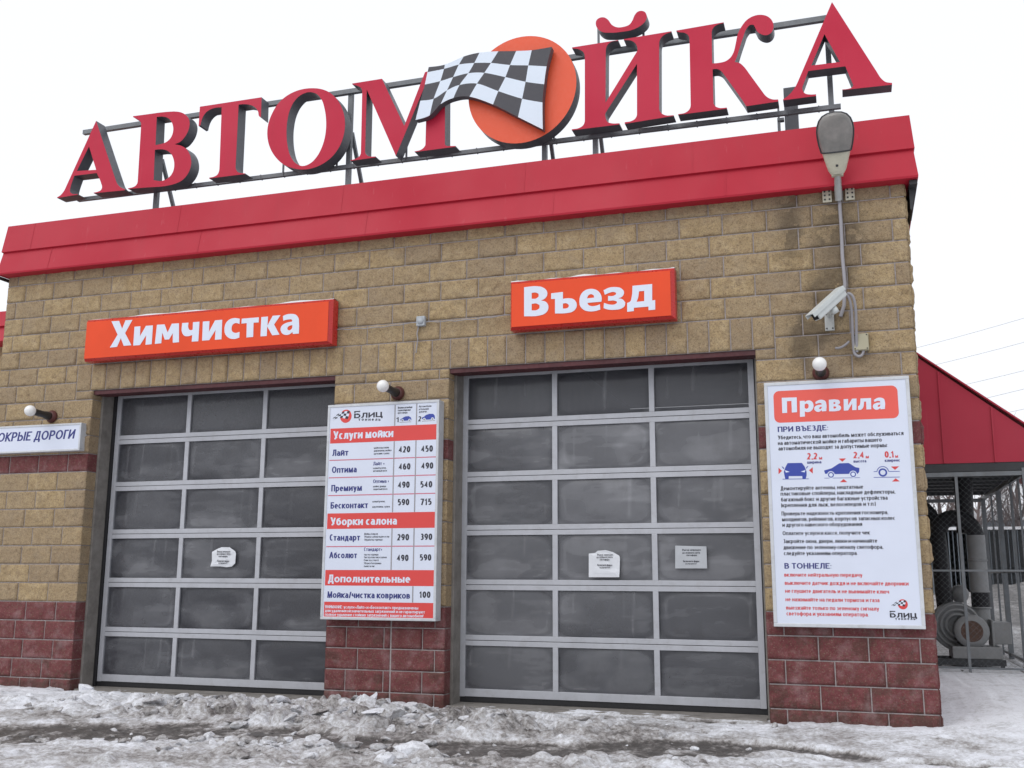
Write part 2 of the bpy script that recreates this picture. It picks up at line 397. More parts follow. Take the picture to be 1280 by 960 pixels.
dig = {
 '0': (.56, [(arc(.5,.5,.5,.5,0,360,18), 'c')]),
 '1': (.40, [([(.72,0),(.72,1),(.05,.80)], '')]),
 '2': (.54, [([(.02,.86)]+arc(.48,.70,.46,.30,140,-20)+[(.04,.0),(1,0)], 'a')]),
 '3': (.54, [([(.05,.95),(.45,1)]+arc(.45,.76,.45,.24,90,-90)+[(.3,.52)], 'a'), ([(.3,.52)]+arc(.48,.26,.5,.26,90,-90)+[(.02,.06)], 'a')]),
 '4': (.58, [([(.75,0),(.75,1),(0,.28),(1,.28)], 'a')]),
 '5': (.54, [([(.95,1),(.14,1),(.10,.56),(.45,.62)]+arc(.48,.31,.5,.31,80,-90)+[(.02,.05)], 'a')]),
 '6': (.56, [(arc(.5,.31,.5,.31,0,360,16), 'c'), ([(0,.32),(.06,.62),(.3,.9),(.85,1)], 'a')]),
 '7': (.54, [([(0,1),(1,1),(.32,0)], '')]),
 '9': (.56, [(arc(.5,.69,.5,.31,0,360,16), 'c'), ([(1,.68),(.94,.38),(.7,.1),(.15,0)], 'a')]),
 '.': (.14, [([(.5,.0),(.5,.06)], 'a')]), ',': (.14, [([(.5,.06),(.3,-.14)], 'an')]),
 ':': (.14, [([(.5,.0),(.5,.06)], 'a'), ([(.5,.52),(.5,.62)], 'a')]),
 '!': (.14, [([(.5,.0),(.5,.06)], 'a'), ([(.5,.3),(.5,1)], 'a')]),
 '/': (.46, [([(0,-.1),(1,1.05)], 'an')]), '+': (.5, [([(0,.35),(1,.35)], 'a'), ([(.5,.08),(.5,.62)], 'a')]),
 '«': (.42, [([(.45,.56),(0,.33),(.45,.10)], 'a'), ([(1,.56),(.55,.33),(1,.10)], 'a')]),
 '»': (.42, [([(0,.56),(.45,.33),(0,.10)], 'a'), ([(.55,.56),(1,.33),(.55,.10)], 'a')]),
 '(': (.24, [(arc(1.0,.42,1.0,.62,110,250), 'an')]), ')': (.24, [(arc(0,.42,1.0,.62,70,-70), 'an')]),
 '-': (.34, [([(0,.33),(1,.33)], 'a')]),
}
def expand(pts, wx, wy, ext, closed):
    P = [np.array((x/wx, y/wy)) for x, y in pts]
    if closed and np.hypot(*(P[0]-P[-1])) < 1e-6: P = P[:-1]
    if not closed and ext:
        d = P[0]-P[1]; P[0] = P[0]+d/np.hypot(*d)*ext; d = P[-1]-P[-2]; P[-1] = P[-1]+d/np.hypot(*d)*ext
    n = len(P); L = []; Rr = []
    for i in range(n):
        a = P[i]-P[i-1] if (i > 0 or closed) else P[1]-P[0]
        b = P[(i+1) % n]-P[i] if (i < n-1 or closed) else a
        a = a/max(np.hypot(*a), 1e-9); b = b/max(np.hypot(*b), 1e-9)
        na, nb = np.array((-a[1], a[0])), np.array((-b[1], b[0]))
        m = na+nb; mm = np.hypot(*m)
        m = na if mm < 1e-6 else m/mm
        k = .5/max(m@na, .45)
        L.append(P[i]+m*k); Rr.append(P[i]-m*k)
    q = []
    for i in range(n if closed else n-1):
        j = (i+1) % n; q.append([Rr[i], Rr[j], L[j], L[i]])
    return [[(p[0]*wx, p[1]*wy) for p in f] for f in q]
def clip(poly, lo, hi):
    for s_, lim in ((1, lo), (-1, -hi)):
        out = []
        for i in range(len(poly)):
            p, q = poly[i], poly[(i+1) % len(poly)]
            a, b = s_*p[1]-lim, s_*q[1]-lim
            if a >= 0: out.append(p)
            if (a >= 0) != (b >= 0):
                t = a/(a-b); out.append((p[0]+(q[0]-p[0])*t, p[1]+(q[1]-p[1])*t))
        poly = out
        if len(poly) < 3: return []
    return poly
XH = .715
def hull(p):
    p = sorted((round(a, 7), round(b, 7)) for a, b in p); out = []
    for seq in (p, p[::-1]):
        h = []
        for q in seq:
            while len(h) > 1 and (h[-1][0]-h[-2][0])*(q[1]-h[-2][1])-(h[-1][1]-h[-2][1])*(q[0]-h[-2][0]) <= 1e-12: h.pop()
            h.append(q)
        out += h[:-1]
    return out
def glyph(ch):
    if ch in low: return low[ch], XH
    if ch in up: return up[ch], 1.0
    return dig.get(ch), 1.0
def text(mb, s, x0, z0, H, width, mat, y, wt=.2, wy=None, shear=0, gap=.085, spans=None):
    wt = wt*1.12
    """flat lettering on plane y; width = fitted total width; spans = per-glyph (x0,x1)"""
    adv = []; x = 0
    for ch in s:
        g, h = glyph(ch)
        if ch == ' ' or g is None: adv.append((x, 0)); x += .30
        else:
            w = g[0]*(1.0 if h < 1 or ch in dig else 1.05); adv.append((x, w)); x += w+gap
    tot = x-gap
    k = width/(tot*H) if width else 1.0
    penx = wt*H*(.5+.5*min(k, 1.15)); peny = (wy or wt*.68)*H
    for i, ch in enumerate(s):
        g, h = glyph(ch)
        if ch == ' ' or g is None: continue
        gx, gw = adv[i]
        X0, W = (x0+gx*H*k, gw*H*k) if spans is None else (spans[i][0], spans[i][1]-spans[i][0])
        bh = h*H
        for si, (pts, fl) in enumerate(g[1]):
            P = [(penx/2+u*(W-penx), peny/2+v*(bh-peny)) for u, v in pts]
            ext = 0 if ('a' in fl or 'c' in fl) else (1.4 if 'd' in fl else .5)
            if fl == 'b': ext = 0; P[-1] = (P[-1][0], 0)
            for fi, f in enumerate(expand(P, penx, peny, ext, 'c' in fl)):
                f = hull(f)
                if 'n' not in fl: f = clip(f, -.0, bh)
                if len(f) < 3: continue
                yy = y-.00012*(si+1)-.0000045*fi
                mb.add([(X0+px+shear*pz, yy, z0+pz) for px, pz in f], [tuple(range(len(f)))], mat)
def ptext(mb, s, xl, yl, xr, cap, mat, Y, y, wt=.2, **kw):
    a = at(xl, yl, Y); b = at(xr, yl, Y); c = at(xl, yl-cap, Y)
    text(mb, s, a.x, a.z, c.z-a.z, b.x-a.x, mat, y, wt, **kw)
def pquad(mb, pts, mat, Y, y):
    """flat printed polygon traced on the board's own plane"""
    p = [at(px, py, Y) for px, py in pts]
    P = [(q.x, q.z) for q in p]
    ar = sum(P[i][0]*P[(i+1) % len(P)][1]-P[(i+1) % len(P)][0]*P[i][1] for i in range(len(P)))
    if ar < 0: P = P[::-1]
    tri = tessellate_polygon([[Vector((x, z, 0)) for x, z in P]])
    fs = []
    for t in tri:
        a, b, c = (P[i] for i in t)
        ccw = (b[0]-a[0])*(c[1]-a[1])-(b[1]-a[1])*(c[0]-a[0]) > 0
        fs.append(tuple(t) if ccw else tuple(t)[::-1])
    mb.add([(x, y, z) for x, z in P], fs, mat)
def rect(mb, x0, x1, z0, z1, mat, y):
    mb.add([(x0, y, z0), (x1, y, z0), (x1, y, z1), (x0, y, z1)], [(0, 1, 2, 3)], mat)
def disc(mb, cx, cz, rx, rz, mat, y, n=28):
    mb.add([(cx+rx*math.cos(2*math.pi*i/n), y, cz+rz*math.sin(2*math.pi*i/n)) for i in range(n)], [tuple(range(n))], mat)
def ringf(mb, cx, cz, r0, r1, mat, y, n=28, a0=0, a1=360):
    vs = []; fs = []
    for i in range(n+1):
        t = R(a0+(a1-a0)*i/n); vs += [(cx+r0*math.cos(t), y, cz+r0*math.sin(t)), (cx+r1*math.cos(t), y, cz+r1*math.sin(t))]
    for i in range(n): fs.append((2*i, 2*i+1, 2*i+3, 2*i+2))
    mb.add(vs, fs, mat)

# ================================================================== GROUND
XW0, XW1 = -9.87, 0.0         # facade runs from XW0 to XW1 along Y = 0
g = MB(); g.add([(-900, -300, -.03), (900, -300, -.03), (900, 1500, -.03), (-900, 1500, -.03)], [(0, 1, 2, 3)])
tag(g.build('ground', M['asphalt']), kind='structure')
def axis(a, b, step, far0, far1):
    c = list(np.arange(a, b+1e-6, step)); lo = []; x = a; s = step
    while x > far0: s *= 1.22; x -= s; lo.append(x)
    hi = []; x = c[-1]; s = step
    while x < far1: s *= 1.22; x += s; hi.append(x)
    return np.array(lo[::-1]+c+hi)
def bump2(x, y, cx, cy, rx, ry, rot=0):
    dx, dy = x-cx, y-cy; c, s = math.cos(rot), math.sin(rot)
    u, v = (dx*c+dy*s)/rx, (-dx*s+dy*c)/ry
    return np.exp(-(u*u+v*v))
def trackdist(x, y, pts):
    best = np.full(x.shape, 9.0)
    for (x0, y0, w0), (x1, y1, w1) in zip(pts[:-1], pts[1:]):
        dx, dy = x1-x0, y1-y0; L = dx*dx+dy*dy
        t = np.clip(((x-x0)*dx+(y-y0)*dy)/L, 0, 1)
        d = np.hypot(x-(x0+t*dx), y-(y0+t*dy))/(w0+(w1-w0)*t)
        best = np.minimum(best, d)
    return best
TRACK = [(-12.5, -4.3, .5), (-6.95, -2.68, .46), (-5.8, -2.2, .50), (-5.05, -2.02, .42), (-4.3, -2.1, .26), (-3.75, -2.22, .33), (-3.2, -2.12, .42), (-2.6, -2.0, .30)]
TRACK2 = [(-2.5, -1.95, .22), (-2.1, -1.74, .44), (-1.6, -1.55, .36), (-1.25, -1.45, .22), (-.6, -1.62, .12)]
TRACK3 = [(-1.15, -1.86, .06), (-.2, -1.78, .10), (.8, -1.7, .12)]
def chunk(x, y, sc_, seed):
    """broken plates: each cell of a jittered grid has its own height and tilt"""
    X, Y = x*sc_, y*sc_; ix, iy = np.floor(X).astype(int), np.floor(Y).astype(int)
    d1 = np.full(X.shape, 9.); d2 = np.full(X.shape, 9.); hh = np.zeros(X.shape)
    z = np.zeros_like(ix)
    for i in (-1, 0, 1):
        for j in (-1, 0, 1):
            cx, cy = ix+i, iy+j
            px, py = cx+.5+.45*hsh(cx, cy, z, seed), cy+.5+.45*hsh(cx, cy, z, seed+1)
            dx, dy = X-px, Y-py; d = np.hypot(dx, dy*1.15)
            h = hsh(cx, cy, z, seed+2)*.5+.5
            h = h*h*(1+dx*1.3*hsh(cx, cy, z, seed+3)+dy*1.3*hsh(cx, cy, z, seed+4))
            c = d < d1
            d2 = np.where(c, d1, np.minimum(d2, d)); hh = np.where(c, h, hh); d1 = np.where(c, d, d1)
    return hh*np.clip((d2-d1)/.28, 0, 1)**.6
def sstep(a, b, t):
    t = np.clip((t-a)/(b-a), 0, 1); return t*t*(3-2*t)
def snow_h(x, y):
    wx, wy = x+.05*fbm(x*4, y*4, 1, 3, 91), y+.05*fbm(x*4, y*4, 7, 3, 92)
    base = .016+.020*fbm(x*.9, y*.9, 0, 3, 11)
    lump = fbm(x*3.2, y*3.2, 3, 4, 21, .6); fine = fbm(x*13, y*13, 5, 4, 31, .62)
    rough = np.clip(.16+1.0*bump2(x, y, -5.3, -1.05, 2.5, .62)+.30*bump2(x, y, -4.6, -3.15, 2.2, .55)+.45*bump2(x, y, -3.6, -1.4, 1.2, .5)+.35*bump2(x, y, -2.2, -2.6, 2.0, .4), 0, 1.0)
    pl = .075*chunk(wx, wy, 3.6, 101)+.055*chunk(wx, wy, 7.5, 111)+.024*chunk(wx, wy, 17, 121)
    h = base+rough*(pl-.02+.022*lump+.010*fine)+.005*fine+.006*lump
    h += .022*bump2(x, y, -6.6, -.75, 1.9, .36)+.05*bump2(x, y, -5.0, -.75, 1.0, .34)+.012*bump2(x, y, -9.0, -.3, 1.6, .35)-.030*np.exp(-((y+.05)/.22)**2)*((x > -8.6) & (x < -5.5))
    h += .01*bump2(x, y, -1.9, -2.55, 1.5, .28)-.012*sstep(-2.2, -3.2, y)
    h += .10*bump2(x, y, .55, 1.6, .5, 1.8)+.04*bump2(x, y, -.2, -.7, 1.2, .35)      # clean drift past the corner
    h -= .05*np.exp(-((y+.10)/.10)**2)*((x > -4.6) & (x < -1.2))
    wob = .30*fbm(x*2.6, y*2.6, 9, 4, 41)+.10*fbm(x*9, y*9, 2, 3, 43)
    for tr, dep in ((TRACK, 1.0), (TRACK2, .92), (TRACK3, .8)):
        m = sstep(1.22, .78, trackdist(x, y, tr)+wob)*dep
        h = h*(1-m)+(-.026+.020*fine+.014*lump+.010*np.clip(fbm(x*22, y*22, 1, 3, 131), 0, 1))*m
    far = np.clip((y-9)/6, 0, 1); h += far*(.15*fbm(x*.5, y*.5, 1, 4, 51)+.12)
    h += 1.25*bump2(x, y, 4.5, 27.0, 6.0, 3.0)*(.8+.4*fbm(x*.8, y*.8, 2, 4, 61))
    inside = (x < -.06) & (x > XW0+.05) & (y > .10)
    return np.where(inside, -.35, h)
def snow_d(x, y, h):
    d = .24+.38*fbm(x*1.3, y*2.2, 4, 4, 71)+.16*fbm(x*6, y*9, 4, 3, 73)
    d += .25*bump2(x, y, -5.2, -1.1, 2.6, 1.0)+.20*bump2(x, y, -2.6, -1.2, 2.2, .7)+.22*bump2(x, y, -3.2, -2.9, 3, .8)
    d -= .45*bump2(x, y, -8.6, -.5, 1.5, .8)+.40*bump2(x, y, -.2, -.25, .9, .4)+.95*bump2(x, y, .7, 2.4, 1.0, 2.4)+.3*bump2(x, y, .5, -2.3, .8, .5)
    d += .80*np.clip((.004-h)/.026, 0, 1)*(y < 4)*(.75+.6*fbm(x*7, y*7, 6, 4, 141, .6))
    d += .45*np.clip((y-7.0)/3, 0, 1)
    return np.clip(d, 0, 1)
ax = axis(-10.6, 2.4, .018, -70, 70); ay = axis(-4.3, .2, .016, -40, 60)
XX, YY = np.meshgrid(ax, ay); HH = snow_h(XX, YY); DD = snow_d(XX, YY, HH)
nx, ny = len(ax), len(ay)
me = bpy.data.meshes.new('snow_ground')
vv = np.stack([XX, YY, HH], -1).reshape(-1, 3)
idx = np.arange(nx*ny).reshape(ny, nx)
ff = np.stack([idx[:-1, :-1], idx[:-1, 1:], idx[1:, 1:], idx[1:, :-1]], -1).reshape(-1, 4)
me.vertices.add(len(vv)); me.vertices.foreach_set('co', vv.ravel())
me.loops.add(ff.size); me.loops.foreach_set('vertex_index', ff.ravel().astype(np.int32))
me.polygons.add(len(ff)); me.polygons.foreach_set('loop_start', np.arange(0, ff.size, 4, dtype=np.int32))
me.polygons.foreach_set('use_smooth', np.ones(len(ff), bool))
me.update(calc_edges=True); me.validate()
at_ = me.attributes.new('dirt', 'FLOAT', 'POINT'); at_.data.foreach_set('value', DD.ravel().astype(np.float32))
me.materials.append(M['snow'])
so_ = bpy.data.objects.new('snow_ground', me); COL.objects.link(so_); tag(so_, kind='structure')

ICO = None
def lump_mesh(rng, r, flat, sharp=False):
    bm = bmesh.new(); bmesh.ops.create_icosphere(bm, subdivisions=2, radius=1)
    off = rng.uniform(0, 99)
    vs = np.array([v.co[:] for v in bm.verts]); fs = [[v.index for v in f.verts] for f in bm.faces]; bm.free()
    n = fbm(vs[:, 0]*1.3+off, vs[:, 1]*1.3, vs[:, 2]*1.3, 3, 5)
    vs = vs*(1+.55*n)[:, None]
    if sharp:
        for _ in range(7):
            d = np.array([rng.gauss(0, 1) for _ in range(3)]); d /= np.linalg.norm(d); lim = rng.uniform(.35, .75)
            k = vs@d; vs = vs-np.outer(np.clip(k-lim, 0, None), d)
    vs = vs*np.array((rng.uniform(.7, 1.4), rng.uniform(.7, 1.2), flat))*r
    e = Matrix.Rotation(rng.uniform(0, 6.28), 3, 'Z') @ Matrix.Rotation(rng.uniform(-.5, .5), 3, 'X')
    return vs@np.array(e).T, fs
rng = random.Random(5)
V_, F_, D_ = [], [], []
def put(x, y, r, flat, sharp, dirt, dz=.2):
    vs, fs = lump_mesh(rng, r, flat, sharp); h = float(snow_h(np.array([x]), np.array([y]))[0])
    o = len(V_); V_.extend((vs+np.array((x, y, max(h, -.03)+r*flat*dz))).tolist()); F_.extend([[o+i for i in f] for f in fs]); D_.extend([dirt]*len(vs))
for i in range(420):
    k = rng.random()
    if k < .45: x, y = rng.gauss(-5.6, 1.2), rng.gauss(-.95, .38)
    elif k < .72: x, y = rng.gauss(-4.4, 1.0), rng.gauss(-2.75, .2)
    elif k < .86: x, y = rng.gauss(-3.0, 1.1), rng.gauss(-1.2, .45)
    elif k < .93: x, y = rng.gauss(-2.2, 1.4), rng.gauss(-2.6, .3)
    else: x = rng.uniform(-6.8, -3.0); y = -2.15-.16*(x < -5)+rng.gauss(0, .2)
    if y > -.12: continue
    r = .012+.060*rng.random()**3.5
    put(x, y, r, rng.uniform(.35, .75), rng.random() < .8, min(1, max(.18, rng.gauss(.40, .18))))
for i in range(120):
    if i < 70: x, y = rng.gauss(-5.3, .9), rng.gauss(-.95, .33)
    elif i < 92: x, y = rng.gauss(-4.3, .5), rng.gauss(-2.62, .12)
    else: x, y = rng.gauss(-3.9, .6), rng.gauss(-1.3, .3)
    if y > -.2: continue
    put(x, y, .04+.075*rng.random()**2, rng.uniform(.28, .5), True, min(.6, max(.15, rng.gauss(.32, .12))), .2)
m_ = MB(); m_.v = [tuple(v) for v in V_]; m_.f = F_; m_.m = [0]*len(F_); m_.sm = [False]*len(F_)
ro = m_.build('snow_rubble', M['snow']); a_ = ro.data.attributes.new('dirt', 'FLOAT', 'POINT'); a_.data.foreach_set('value', D_)
tag(ro, 'broken lumps of dirty ploughed snow scattered over the forecourt', 'snow', kind='stuff')
def ice(x, y, r, sx, sz, label, dirt, tilt=0):
    vs, fs = lump_mesh(rng, 1, 1, True); vs = vs*np.array((r*sx, r*.55, r*sz))
    e = np.array(Matrix.Rotation(tilt, 3, 'Y')); vs = vs@e.T
    h = float(snow_h(np.array([x]), np.array([y]))[0])
    b = MB(); b.add((vs+np.array((x, y, h+r*sz*.45))).tolist(), fs); o = b.build('ice_chunk', M['snow'])
    a = o.data.attributes.new('dirt', 'FLOAT', 'POINT'); a.data.foreach_set('value', [dirt]*len(vs))
    tag(o, label, 'ice chunk', 'larger ice chunks on the forecourt')
p = at(464, 882, -.35); ice(p.x, -.35, .085, .6, 1.25, 'tallest upright ice chunk in front of the red pier between the doors', .12, .5)
p = at(483, 886, -.35); ice(p.x, -.35, .06, .75, 1.1, 'squarish ice block standing beside the tallest ice chunk by the pier', .2, -.1)
p = at(455, 908, -1.15); ice(p.x, -1.15, .085, 1.3, .55, 'dark grey ice slab lying below the pier between the doors', .72, .35)
p = at(108, 862, -.12); ice(p.x, -.14, .085, 1.1, .8, 'clean white snow lump beside the concrete jamb below the МОКРЫЕ ДОРОГИ box', .0, .2)

# ================================================================== BUILDING
Z0, CH = .91, .2
bld = empty('car_wash_building', (-4.9, 5, 0), 'tan split block car wash building with red cornice and two sectional doors', 'building')
DL = (-8.53, -5.55); DR = (-4.29, -1.35); ZD = Z0+11.5*CH
bv, bf, btint, bsm = [], [], [], []
rb = random.Random(3)
def wetness(x, z):
    w = 0.0
    for cx, cz, rx, rz in ((-.60, 4.15, .20, .45), (-.72, 3.62, .16, .22), (-.86, 3.30, .14, .12), (-.95, 3.22, .1, .25), (-1.0, 4.3, .12, .3)):
        w = np.maximum(w, 1.05*np.exp(-((x-cx)/rx)**2-((z-cz)/rz)**2))
    return w
def block(face, u0, u1, z0, z1, red, skirt=(.02, .02), cell=.017, amp=1.0):
    """one rough split-faced block; face 'F' front, 'R' right side wall, 'L' left side wall"""
    g_ = .0052
    a0, a1, b0, b1 = u0+g_, u1-g_, z0+g_, z1-g_
    n = max(3, int((u1-u0)/cell)); m = max(3, int((z1-z0)/cell))
    us = np.linspace(a0, a1, n+1); zs = np.linspace(b0, b1, m+1)
    U, Zz = np.meshgrid(us, zs)
    seed = rb.uniform(0, 500)
    du = np.minimum(U-a0, a1-U); dz = np.minimum(Zz-b0, b1-Zz)
    ed = np.clip(np.minimum(du, dz)/.014, 0, 1)
    nz = .55*fbm(U*6+seed, Zz*6, seed, 4, 3, .55)+.9*(.28-np.abs(fbm(U*5+seed+50, Zz*7, seed, 3, 33, .5))); nf = fbm(U*26+seed, Zz*26, seed*2, 3, 9, .6)
    tilt = rb.uniform(-.008, .008)*(U-a0)/(u1-u0)*2+rb.uniform(-.008, .008)
    out = .003+amp*(ed**.5*(.0065+.015*nz+tilt*.8)+.010*nf*(.45+.55*ed))
    eu = .0028*fbm(U*14, Zz*14, seed, 2, 17)
    out = np.maximum(out, .0005+.002*(ed > 0))
    U = U+np.where(du < 1e-6, 0, eu)
    ring = [(0, j) for j in range(n+1)]+[(i, n) for i in range(1, m+1)]+[(m, j) for j in range(n-1, -1, -1)]+[(i, 0) for i in range(m-1, 0, -1)]
    o = len(bv)
    def P(u, d, z):
        if face == 'F': return (u, -d, z)
        if face == 'R': return (XW1+d, u, z)
        return (XW0-d, u, z)
    for i in range(m+1):
        for j in range(n+1): bv.append(P(U[i, j], out[i, j], Zz[i, j]))
    k = len(bv)
    for (i, j) in ring:
        dd = skirt[0] if j == 0 else (skirt[1] if j == n else .02)
        bv.append(P(us[j], -dd, zs[i]))
    r = rb.random(); W = wetness(U, Zz)*(1 if face == 'F' else 0)+0*U
    W = np.clip(W*(.55+.9*rb.random())*(.6+.8*(nz > -.15)), 0, 1)
    if red > .5: W = np.maximum(W, np.clip(1.0*(.16-Zz)/.16+nf*1.2, 0, .85))+np.clip((fbm(U*7, Zz*7, 3, 3, 77)-.30)*3.5, 0, .6)*(Zz < .75)
    def add(f, ii, jj):
        bf.append(f); btint.append((r, red, float(min(1, W[ii, jj]))))
    flip = face == 'L'
    for i in range(m):
        for j in range(n):
            q = [o+i*(n+1)+j, o+i*(n+1)+j+1, o+(i+1)*(n+1)+j+1, o+(i+1)*(n+1)+j]
            add(q[::-1] if flip else q, i, j); bsm.append(True)
    L = len(ring)
    for t in range(L):
        (i, j), (i2, j2) = ring[t], ring[(t+1) % L]
        q = [o+i*(n+1)+j, k+t, k+(t+1) % L, o+i2*(n+1)+j2]
        add(q[::-1] if flip else q, i, j); bsm.append(False)
def course(face, xa, xb, z0, z1, k, red, sa=.02, sb=.02, lat=True, cell=.017):
    off = -.125 if k % 2 == 0 else 0.0
    js = [x for x in np.arange(off-30, off+30, .4) if xa+.06 < x < xb-.06] if lat else []
    xs = [xa]+js+[xb]
    for i in range(len(xs)-1):
        block(face, xs[i], xs[i+1], z0, z1, red, (sa if i == 0 else .02, sb if i == len(xs)-2 else .02), cell)
RET = .14
for k in range(-5, 19):
    z0, z1 = Z0+k*CH, Z0+(k+1)*CH
    red = 1.0 if (k < 0 or k == 7) else 0.0
    if k < 11:
        course('F', XW0, DL[0], z0, z1, k, red, .02, RET)
        if k < -0:
            course('F', DL[1], -4.855, z0, z1, k, red, RET, .02); course('F', -4.849, DR[0], z0, z1, k, red, .02, RET)
        else: course('F', DL[1], DR[0], z0, z1, k, red, RET, RET)
        course('F', DR[1], XW1, z0, z1, k, red, RET, .02)
    elif k in (11, 12):
        course('F', XW0, -8.77, z0, z1, k, 0); course('F', -1.17, XW1, z0, z1, k, 0)
    else: course('F', XW0, XW1, z0, z1, k, 0)
for a, b in ((-8.77, DL[0]), (DL[1], DR[0]), (DR[1], -1.17)):
    course('F', a, b, Z0+11*CH, Z0+11.5*CH, 1, 0, .02 if a == -8.77 else RET, .02 if b == -1.17 else RET)
ns = 39; sw = (-1.17+8.77)/ns
for i in range(ns): block('F', -8.77+i*sw, -8.77+(i+1)*sw, Z0+11.5*CH, Z0+13*CH, 0, (.02, .02))
for k in range(-5, 19):
    z0, z1 = Z0+k*CH, Z0+(k+1)*CH; red = 1.0 if (k < 0 or k == 7) else 0.0
    off = .27 if k % 2 else .0
    for fc in 'RL':
        ys = [0.006]+[y for y in np.arange(.13+off, 12, .4)]
        for i in range(len(ys)-1):
            block(fc, ys[i], ys[i+1], z0, z1, red, cell=.03 if ys[i] < 1 else .1, amp=1.25)
me = bpy.data.meshes.new('wall'); me.from_pydata(bv, [], bf); me.update()
me.polygons.foreach_set('use_smooth', bsm)
ca = me.color_attributes.new('tint', 'FLOAT_COLOR', 'CORNER')
arr = np.repeat(np.array([(*t, 1) for t in btint], np.float32), [len(f) for f in bf], axis=0)
ca.data.foreach_set('color', arr.ravel())
me.materials.append(M['block'])
wall = bpy.data.objects.new('wall', me); COL.objects.link(wall); wall.parent = bld; wall.matrix_parent_inverse = Matrix.Translation(-Vector(bld.location))
# mortar behind the block faces, as piers and header
mo = MB(); y0 = .0005
for a, b in ((XW0+.012, DL[0]-.013), (DL[1]+.013, DR[0]-.013), (DR[1]+.013, XW1-.012)): mo.box((a, y0, -.3), (b, RET-.004, ZD))
mo.box((XW0+.012, y0, ZD+.002), (XW1-.012, RET-.004, 4.72))
mo.box((XW1-.14, RET, -.3), (XW1-.001, 12, 4.72)); mo.box((XW0+.001, RET, -.3), (XW0+.14, 12, 4.72))
mo.build('mortar', M['mortar'], bld)
# concrete jambs and inner wall
for a, b in ((XW0+.141, DL[0]+.02), (DL[1]-.02, DR[0]+.02), (DR[1]-.02, XW1-.141)):
    cj = MB(); cj.box((a, RET+.001, -.3), (b, .42, ZD-.002)); cj.build('concrete_jamb', M['concrete'], bld, .006)
cj = MB(); cj.box((XW0+.141, RET+.001, ZD), (XW1-.141, .42, 4.72)); cj.build('header_beam', M['concrete'], bld)
for a, b in (DL, DR):
    cj = MB(); cj.box((a+.022, .03, -.3), (b-.022, .42, .012)); cj.build('door_sill', M['concrete'], bld, .006)
    li = MB(); li.box((a-.05, .012, ZD-.045), (b+.05, RET+.05, ZD-.002)); li.build('lintel', M['lintel'], bld)
it = MB()
it.box((XW0+.15, 12.0, -.3), (XW1-.15, 12.2, 4.7)); it.box((XW0+.15, .43, -.02), (XW1-.15, 11.9, .0))
it.box((-5.1, .43, 0), (-4.9, 11.9, 4.7)); it.build('interior', M['interior'], bld)
rf = MB(); rf.box((XW0+.02, .15, 4.725), (XW1-.02, 12.1, 4.88)); rf.build('roof', M['roofing'], bld)
# cornice: two folded bands, lower one flared
co_ = MB(); fl_ = .075
prof = [(-.145, 4.622), (-.150, 4.640), (-.095, 4.897), (-.120, 4.905), (-.070, 5.236), (.12, 5.246), (.12, 4.622)]
def cornice(mb, xa, xb, prof, yoff=0, rear=12.2):
    # front run mitred into side runs
    F = []
    for (y, z) in prof:
        e = .025+.42*(-y-.07) if y < 0 else -.14
        F.append(((xa-e*.7+.02, y+yoff, z), (xb+e+.03, y+yoff, z), (xb+e+.03, rear, z), (xa-e*.7+.02, rear, z)))
    n = len(F)
    for i in range(n-1):
        a, b = F[i], F[i+1]
        mb.add([a[0], a[1], b[1], b[0]], [(0, 1, 2, 3)], 0)
        mb.add([a[1], a[2], b[2], b[1]], [(0, 1, 2, 3)], 0)
        mb.add([a[3], a[0], b[0], b[3]], [(0, 1, 2, 3)], 0)
    a, b = F[-1], F[0]
    mb.add([b[0], b[1], a[1], a[0]], [(3, 2, 1, 0)], 0); mb.add([b[1], b[2], a[2], a[1]], [(3, 2, 1, 0)], 0); mb.add([b[3], b[0], a[0], a[3]], [(3, 2, 1, 0)], 0)
cornice(co_, XW0-.02, XW1+.02, prof)
for x in (-9.2, -7.2, -5.2, -3.2, -1.55):      # lapped sheet joints
    co_.add([(x, -.0985, 4.896), (x+.012, -.0985, 4.896), (x+.012, -.1525, 4.642), (x, -.1525, 4.642)], [(0, 3, 2, 1)], 0)
    co_.add([(x-.3, -.1225, 4.906), (x-.288, -.1225, 4.906), (x-.288, -.0725, 5.234), (x-.3, -.0725, 5.234)], [(0, 1, 2, 3)], 0)
cr = co_.build('cornice', M['cornice'], bld)
fs_ = MB(); fs_.box((XW1+.034, -.10, 4.58), (XW1+.10, .9, 4.618))
fs_.prism([(XW1+.036, 4.582), (XW1+.036, 4.40), (XW1+.050, 4.38), (XW1+.090, 4.582)], [], .02, .5, 0, 0)
fs_.build('flashing', M['dark'], bld)
fs_ = MB(); fs_.box((XW0-.06, -.10, 4.585), (XW0-.036, .9, 4.618)); fs_.build('flashing', M['dark'], bld)
